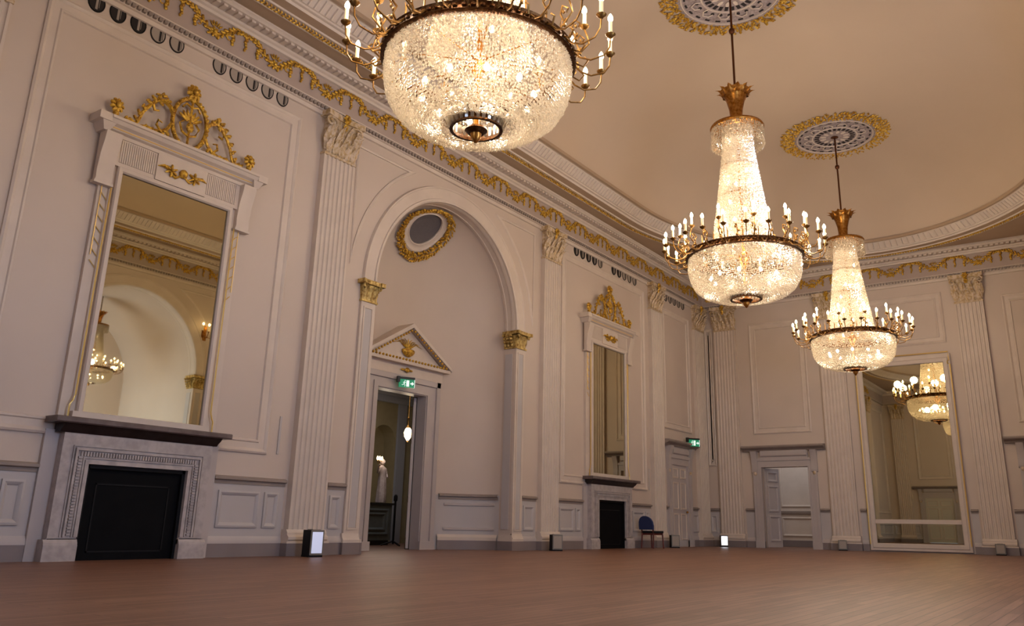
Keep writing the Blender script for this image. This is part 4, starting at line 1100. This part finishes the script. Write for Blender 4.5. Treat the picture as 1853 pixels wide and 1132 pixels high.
# ------------------------------------------------------------------ uplighter boxes on the floor
def uplighter(loc, rot, label, lit, h=.36):  # lit: face material whose glow paints a reflection, None for a plain face
    r = empty('uplighter', loc, rot)
    w = .12
    c = MB().box(-w, w, -.13, .13, .03, h); c.build('case', CHROME, r, smooth=0)
    MB().box(-w - .005, w + .005, -.11, .13, 0, .03).box(-w - .004, -w, -.12, .12, .03, h).build('base', BLACKF, r, smooth=0)
    if lit: MB().box(-w * .78, w * .78, -.137, -.13, .06, h - .03).build('front_face', lit, r, smooth=0)
    else: MB().box(-w * .8, w * .8, -.137, -.13, .06, h - .03).build('front_face', VENTG, r, smooth=0)
    MB().box(-w * .6, w * .6, -.09, .09, h, h + .012).build('top_lens', VENTG, r, smooth=0)
    tag(r, label, 'uplighter', 'uplighter boxes along the walls')
uplighter((9.73, 11.03, 0), math.radians(-12), 'upright uplighter box with pale face at the foot of the pilaster beside the large fireplace', REFLDIM, .42)
uplighter((17.05, 11.05, 0), math.radians(-40), 'unlit grey uplighter box by the pilaster right of the arched niche', None)
uplighter((23.55, 11.1, 0), math.radians(-50), 'unlit grey uplighter box by the pilaster left of the closed panelled door', None)
uplighter((26.85, 10.9, 0), math.radians(-62), 'uplighter box with bright painted reflection on its face in the corner left of the open doorway', REFLP)
uplighter((26.86, 7.15, 0), math.radians(-75), 'grey uplighter box by the pilaster left of the tall end mirror', None, .3)
uplighter((26.86, 2.95, 0), math.radians(-85), 'grey uplighter box by the pilaster right of the tall end mirror', None, .3)

# ------------------------------------------------------------------ chair
def chair():
    r = empty('chair', (22.15, 11.12, 0), math.radians(-12))            # faces +x
    b = MB()
    n = 9; vs = []
    prof = []
    for i in range(n + 1): a = PI * i / n; prof.append((.25 * math.cos(a), .60 + .27 * math.sin(a) ** .8))
    poly = [(.24, .50)] + prof + [(-.24, .50)]
    m = len(poly)
    for dx in (-.03, .03):
        for y, z in poly: vs.append((-.24 + dx - .12 * (z - .45) + .10 * (1 - (y / .26) ** 2) * -0.35, y, z))
    b.add(vs, [tuple(range(m)), tuple(range(2 * m - 1, m - 1, -1))] + [(i, (i + 1) % m, m + (i + 1) % m, m + i) for i in range(m)])
    b.build('backrest', BLUEF, r, smooth=50)
    s = MB().prism_z([(-.22, -.22), (.2, -.24), (.25, -.2), (.25, .2), (.2, .24), (-.22, .22)], .41, .47); s.build('seat', BLACKF, r, smooth=30)
    MB().box(-.2, .22, -.2, .2, .36, .41).build('seat_frame', REDW, r, smooth=0)
    for sx, sy in ((1, 1), (1, -1), (-1, 1), (-1, -1)):
        x, y = sx * .2, sy * .2
        top = .41 if sx > 0 else .62
        MB().tube([(x + sx * .03, y + sy * .01, 0), (x, y, .40), (x - (.03 if sx < 0 else 0), y, top)], [.018, .022, .02], n=8).build('leg', REDW, r, smooth=50)
    tag(r, 'blue-backed chair with black seat and reddish wooden legs beside the distant fireplace', 'chair')
chair()

# ------------------------------------------------------------------ things in the lobby
def lobby_things():
    c = empty('pedestal_cabinet', (16.0, 16.27, 0))
    MB().box(-.62, .62, -.35, .35, .12, 1.0).build('body', CABG, c, smooth=0)
    MB().box(-.66, .66, -.39, .39, 1.0, 1.05).build('top', CABT, c, smooth=0)
    MB().box(-.58, .58, -.32, .32, 0, .12).build('plinth', CABT, c, smooth=0)
    f = MB().frame(-.5, .5, .25, .9, PANELS, y=-.35); f.frame(-.38, .38, .36, .8, PANELS, y=-.35); f.build('front_panel', CABG, c, smooth=20)
    tag(c, 'grey-green panelled pedestal cabinet with dark top seen through the niche door', 'cabinet')
    s = empty('statue', (16.5, 16.25, 1.052)); s.scale = (.8, .8, .8)
    b = MB(); rows = [(.02, .17, .15), (.12, .18, .16), (.35, .165, .15), (.6, .15, .13), (.8, .135, .12), (.88, .12, .10), (.95, .13, .11), (1.05, .16, .115), (1.13, .17, .10), (1.18, .08, .07), (1.22, .05, .05)]
    n = 28; v, fs = [], []
    for i, (z, rx, ry) in enumerate(rows):
        for k in range(n):
            a = 2 * PI * k / n; fold = 1 + (.10 * math.sin(a * 7 + z * 3) if z < .85 else .02 * math.sin(a * 5)); sway = .03 * math.sin(z * 3)
            v.append((rx * fold * math.cos(a) + sway, ry * fold * math.sin(a), z))
    for i in range(len(rows) - 1):
        for k in range(n): fs.append((i * n + k, i * n + (k + 1) % n, (i + 1) * n + (k + 1) % n, (i + 1) * n + k))
    fs += [tuple(range(n)), tuple(range(len(v) - n, len(v)))]
    b.add(v, fs)
    b.blob((0, -.01, 1.32), (.075, .088, .105), n=14, m=10); b.blob((0, -.095, 1.31), (.014, .02, .022), n=6, m=4); b.blob((0, .03, 1.36), (.085, .09, .08), n=12, m=8)
    b.tube([(-.13, 0, 1.12), (-.24, -.05, .98), (-.30, -.12, 1.12), (-.31, -.14, 1.2)], [.05, .042, .034, .028], n=8)
    b.tube([(.13, 0, 1.12), (.20, -.02, .92), (.13, -.14, .82)], [.05, .042, .03], n=8)
    for k in range(4): b.tube([(-.335 + .018 * k, -.15, 1.19), (-.34 + .02 * k, -.18, 1.22), (-.33 + .018 * k, -.17, 1.25)], .009, n=5)
    b.build('figure', STATUE, s, smooth=60)
    ca = MB().tube([(-.31, -.16, 1.1), (-.31, -.16, 1.36)], .014, n=6)
    for dx in (-.1, 0, .1): ca.tube([(-.31, -.16, 1.27), (-.31 + dx * .8, -.16, 1.25), (-.31 + dx, -.16, 1.33)], .009, n=5); ca.lathe([(0, 1.33), (.03, 1.345), (.02, 1.36), (0, 1.36)], 8, (-.31 + dx, -.16, 0))
    cd = ca.build('candelabrum', BRASS, s, smooth=50)
    for dx in (-.1, 0, .1): MB().lathe([(0, 1.36), (.018, 1.37), (.034, 1.42), (.02, 1.48), (0, 1.5)], 10, (-.31 + dx, -.16, 0)).build('candle_bulb', GLASSL, cd, smooth=60)
    tag(s, 'pale draped statue holding lit candle lamps on the cabinet beyond the niche door', 'statue')
    l = empty('pendant_lantern', (16.07, 15.0, 2.76))
    MB().lathe([(0, -.17), (.03, -.16), (.09, -.06), (.105, .04), (.07, .13), (.04, .16)], 14).build('glass_globe', GLASSL, l, smooth=60)
    MB().lathe([(.045, .15), (.07, .16), (.05, .2), (.015, .24), (.012, .4), (.03, .42), (.012, .45), (.01, 1.54)], 10).lathe([(0, -.2), (.02, -.19), (.03, -.165), (0, -.16)], 8).build('brass_chain', BRASS, l, smooth=40)
    tag(l, 'lit glass pendant lantern hanging in the lobby beyond the niche door', 'lantern')
    st = empty('barrier_post', (15.98, 15.2, 0))
    MB().tube([(0, 0, .05), (0, 0, 1.12)], .028, n=8).build('post', IRON, st, smooth=50)
    MB().lathe([(.03, 1.08), (.05, 1.1), (.05, 1.2), (.03, 1.24), (0, 1.25)], 12).build('head', IRON, st, smooth=40)
    fb = MB()
    for k in range(3): a = .3 + 2 * PI * k / 3; fb.tube([(0, 0, .12), (.3 * math.cos(a), .3 * math.sin(a), .02)], .02, n=6)
    fb.build('tripod_foot', IRON, st, smooth=50)
    tag(st, 'dark post on a tripod foot standing just inside the niche door', 'stand')
lobby_things()
lamp('lantern_glow', (16.07, 15.0, 2.45), 10, .12); lamp('statue_glow', (16.25, 16.05, 2.45), 16, .06)

# ------------------------------------------------------------------ candle sconce on the opposite wall (only in the mirror)
def sconce():
    r = empty('wall_sconce', onwall(RIGHT, 16.12, 6.5), RIGHT)
    m = MB().box(-.08, .08, -.03, 0, -.25, .25)
    for dx in (-.22, 0, .22): m.tube([(0, -.03, -.1), (dx * .6, -.2, -.18), (dx, -.26, 0)], .014, n=5); m.lathe([(0, 0), (.05, .02), (.02, .03)], 8, (dx, -.26, 0))
    m.build('bracket', BRASS, r, smooth=40)
    for dx in (-.22, 0, .22):
        c = MB().lathe([(0, .02), (.022, .02), (.022, .2), (0, .2)], 8, (dx, -.26, 0)).build('candle', CANDLE, r, smooth=40)
        MB().lathe([(0, .2), (.03, .23), (.03, .26), (0, .3)], 8, (dx, -.26, 0)).build('candle_bulb', FLAME, c, smooth=60)
    tag(r, 'gilt three-candle sconce on the opposite wall, glimpsed at the mirror edge', 'sconce')
sconce()

# ------------------------------------------------------------------ daylight
wd = bpy.data.worlds.new('dusk_sky'); S.world = wd; wd.use_nodes = True
bg = wd.node_tree.nodes['Background']; bg.inputs['Color'].default_value = (.55, .68, 1, 1); bg.inputs['Strength'].default_value = .6
def area(name, loc, rot, sx, sy, e, col, portal=False):
    l = bpy.data.lights.new(name, 'AREA'); l.shape = 'RECTANGLE'; l.size, l.size_y = sx, sy; l.energy = e; l.color = col
    o = bpy.data.objects.new(name, l); COL.objects.link(o); o.location = loc; o.rotation_euler = rot
    return o
DAY = (.62, .74, 1)
def day_window(name, wall, u, hw, z0, z1, sky):
    PANE = mat('dusk_sky_in_' + name, (200, 212, 235), .3, emit=(190, 214, 255), estr=sky)
    r = empty(name, onwall(wall, u), wall); struct(r)
    MB().box(-hw, hw, -.03, -.01, z0, z1).build('window_pane', PANE, r, smooth=0)
    m = MB()
    m.frame(-hw, hw, z0, z1, [(.04, .03), (.04, .07), (-.04, .09), (-.16, .07), (-.18, 0)])
    for k in range(1, 3): x = -hw + 2 * hw * k / 3; m.box(x - .025, x + .025, -.06, -.03, z0, z1)
    for k in range(1, 6): z = z0 + (z1 - z0) * k / 6; m.box(-hw, hw, -.06, -.03, z - .025, z + .025)
    m.box(-hw - .2, hw + .2, -.18, 0, z0 - .2, z0 - .14)
    m.build('window_frame', WHITE, r, smooth=25)
day_window('window_2', RIGHT, 6.8, 1.0, 1.3, 5.6, 14)
day_window('window_3', NEAR, YC, 1.15, 1.3, 5.6, 3.2)
area('daylight_window', (XC - AR - .15, YR - 2.3, 2.7), (0, -PI / 2, 0), 3.4, 2.2, 480, DAY)
area('lobby_skylight', (15.2, 15.0, 4.25), (0, 0, 0), 2.0, 1.4, 30, DAY)
area('back_room_light', (L + 1.6, 9.4, 3.95), (0, 0, 0), 1.6, 2.4, 34, (.95, .95, 1))
area('back_room_light', (L + 1.6, 1.2, 3.95), (0, 0, 0), 1.6, 2.4, 34, (.95, .95, 1))

# ------------------------------------------------------------------ camera
F, PXC, PYC = 1508.733, 971.638, 512.797
yaw, tilt, roll = .602363, .282499, .0185284
f = Vector((math.cos(yaw) * math.cos(tilt), math.sin(yaw) * math.cos(tilt), math.sin(tilt)))
rr = Vector((math.sin(yaw), -math.cos(yaw), 0)); uu = rr.cross(f)
c_, s_ = math.cos(roll), math.sin(roll)
R1, U1 = c_ * rr + s_ * uu, -s_ * rr + c_ * uu
cam = bpy.data.cameras.new('camera'); co = bpy.data.objects.new('camera', cam); COL.objects.link(co)
co.matrix_world = Matrix(((R1.x, U1.x, -f.x, 0), (R1.y, U1.y, -f.y, 0), (R1.z, U1.z, -f.z, EYE), (0, 0, 0, 1)))
cam.sensor_width = 36; cam.sensor_fit = 'HORIZONTAL'; cam.lens = F / 1853 * 36
cam.shift_x = (926.5 - PXC) / 1853; cam.shift_y = (PYC - 566) / 1853
cam.clip_start = .02
S.camera = co

vs = S.view_settings
vs.view_transform = 'Standard'; vs.look = 'None'; vs.gamma = 1; vs.use_curve_mapping = False; vs.exposure = 0
S.cycles.use_denoising = True
S.cycles.max_bounces = 8; S.cycles.diffuse_bounces = 4; S.cycles.glossy_bounces = 4; S.cycles.transparent_max_bounces = 12
S.cycles.sample_clamp_indirect = 6
S.cycles.caustics_reflective = False; S.cycles.caustics_refractive = False
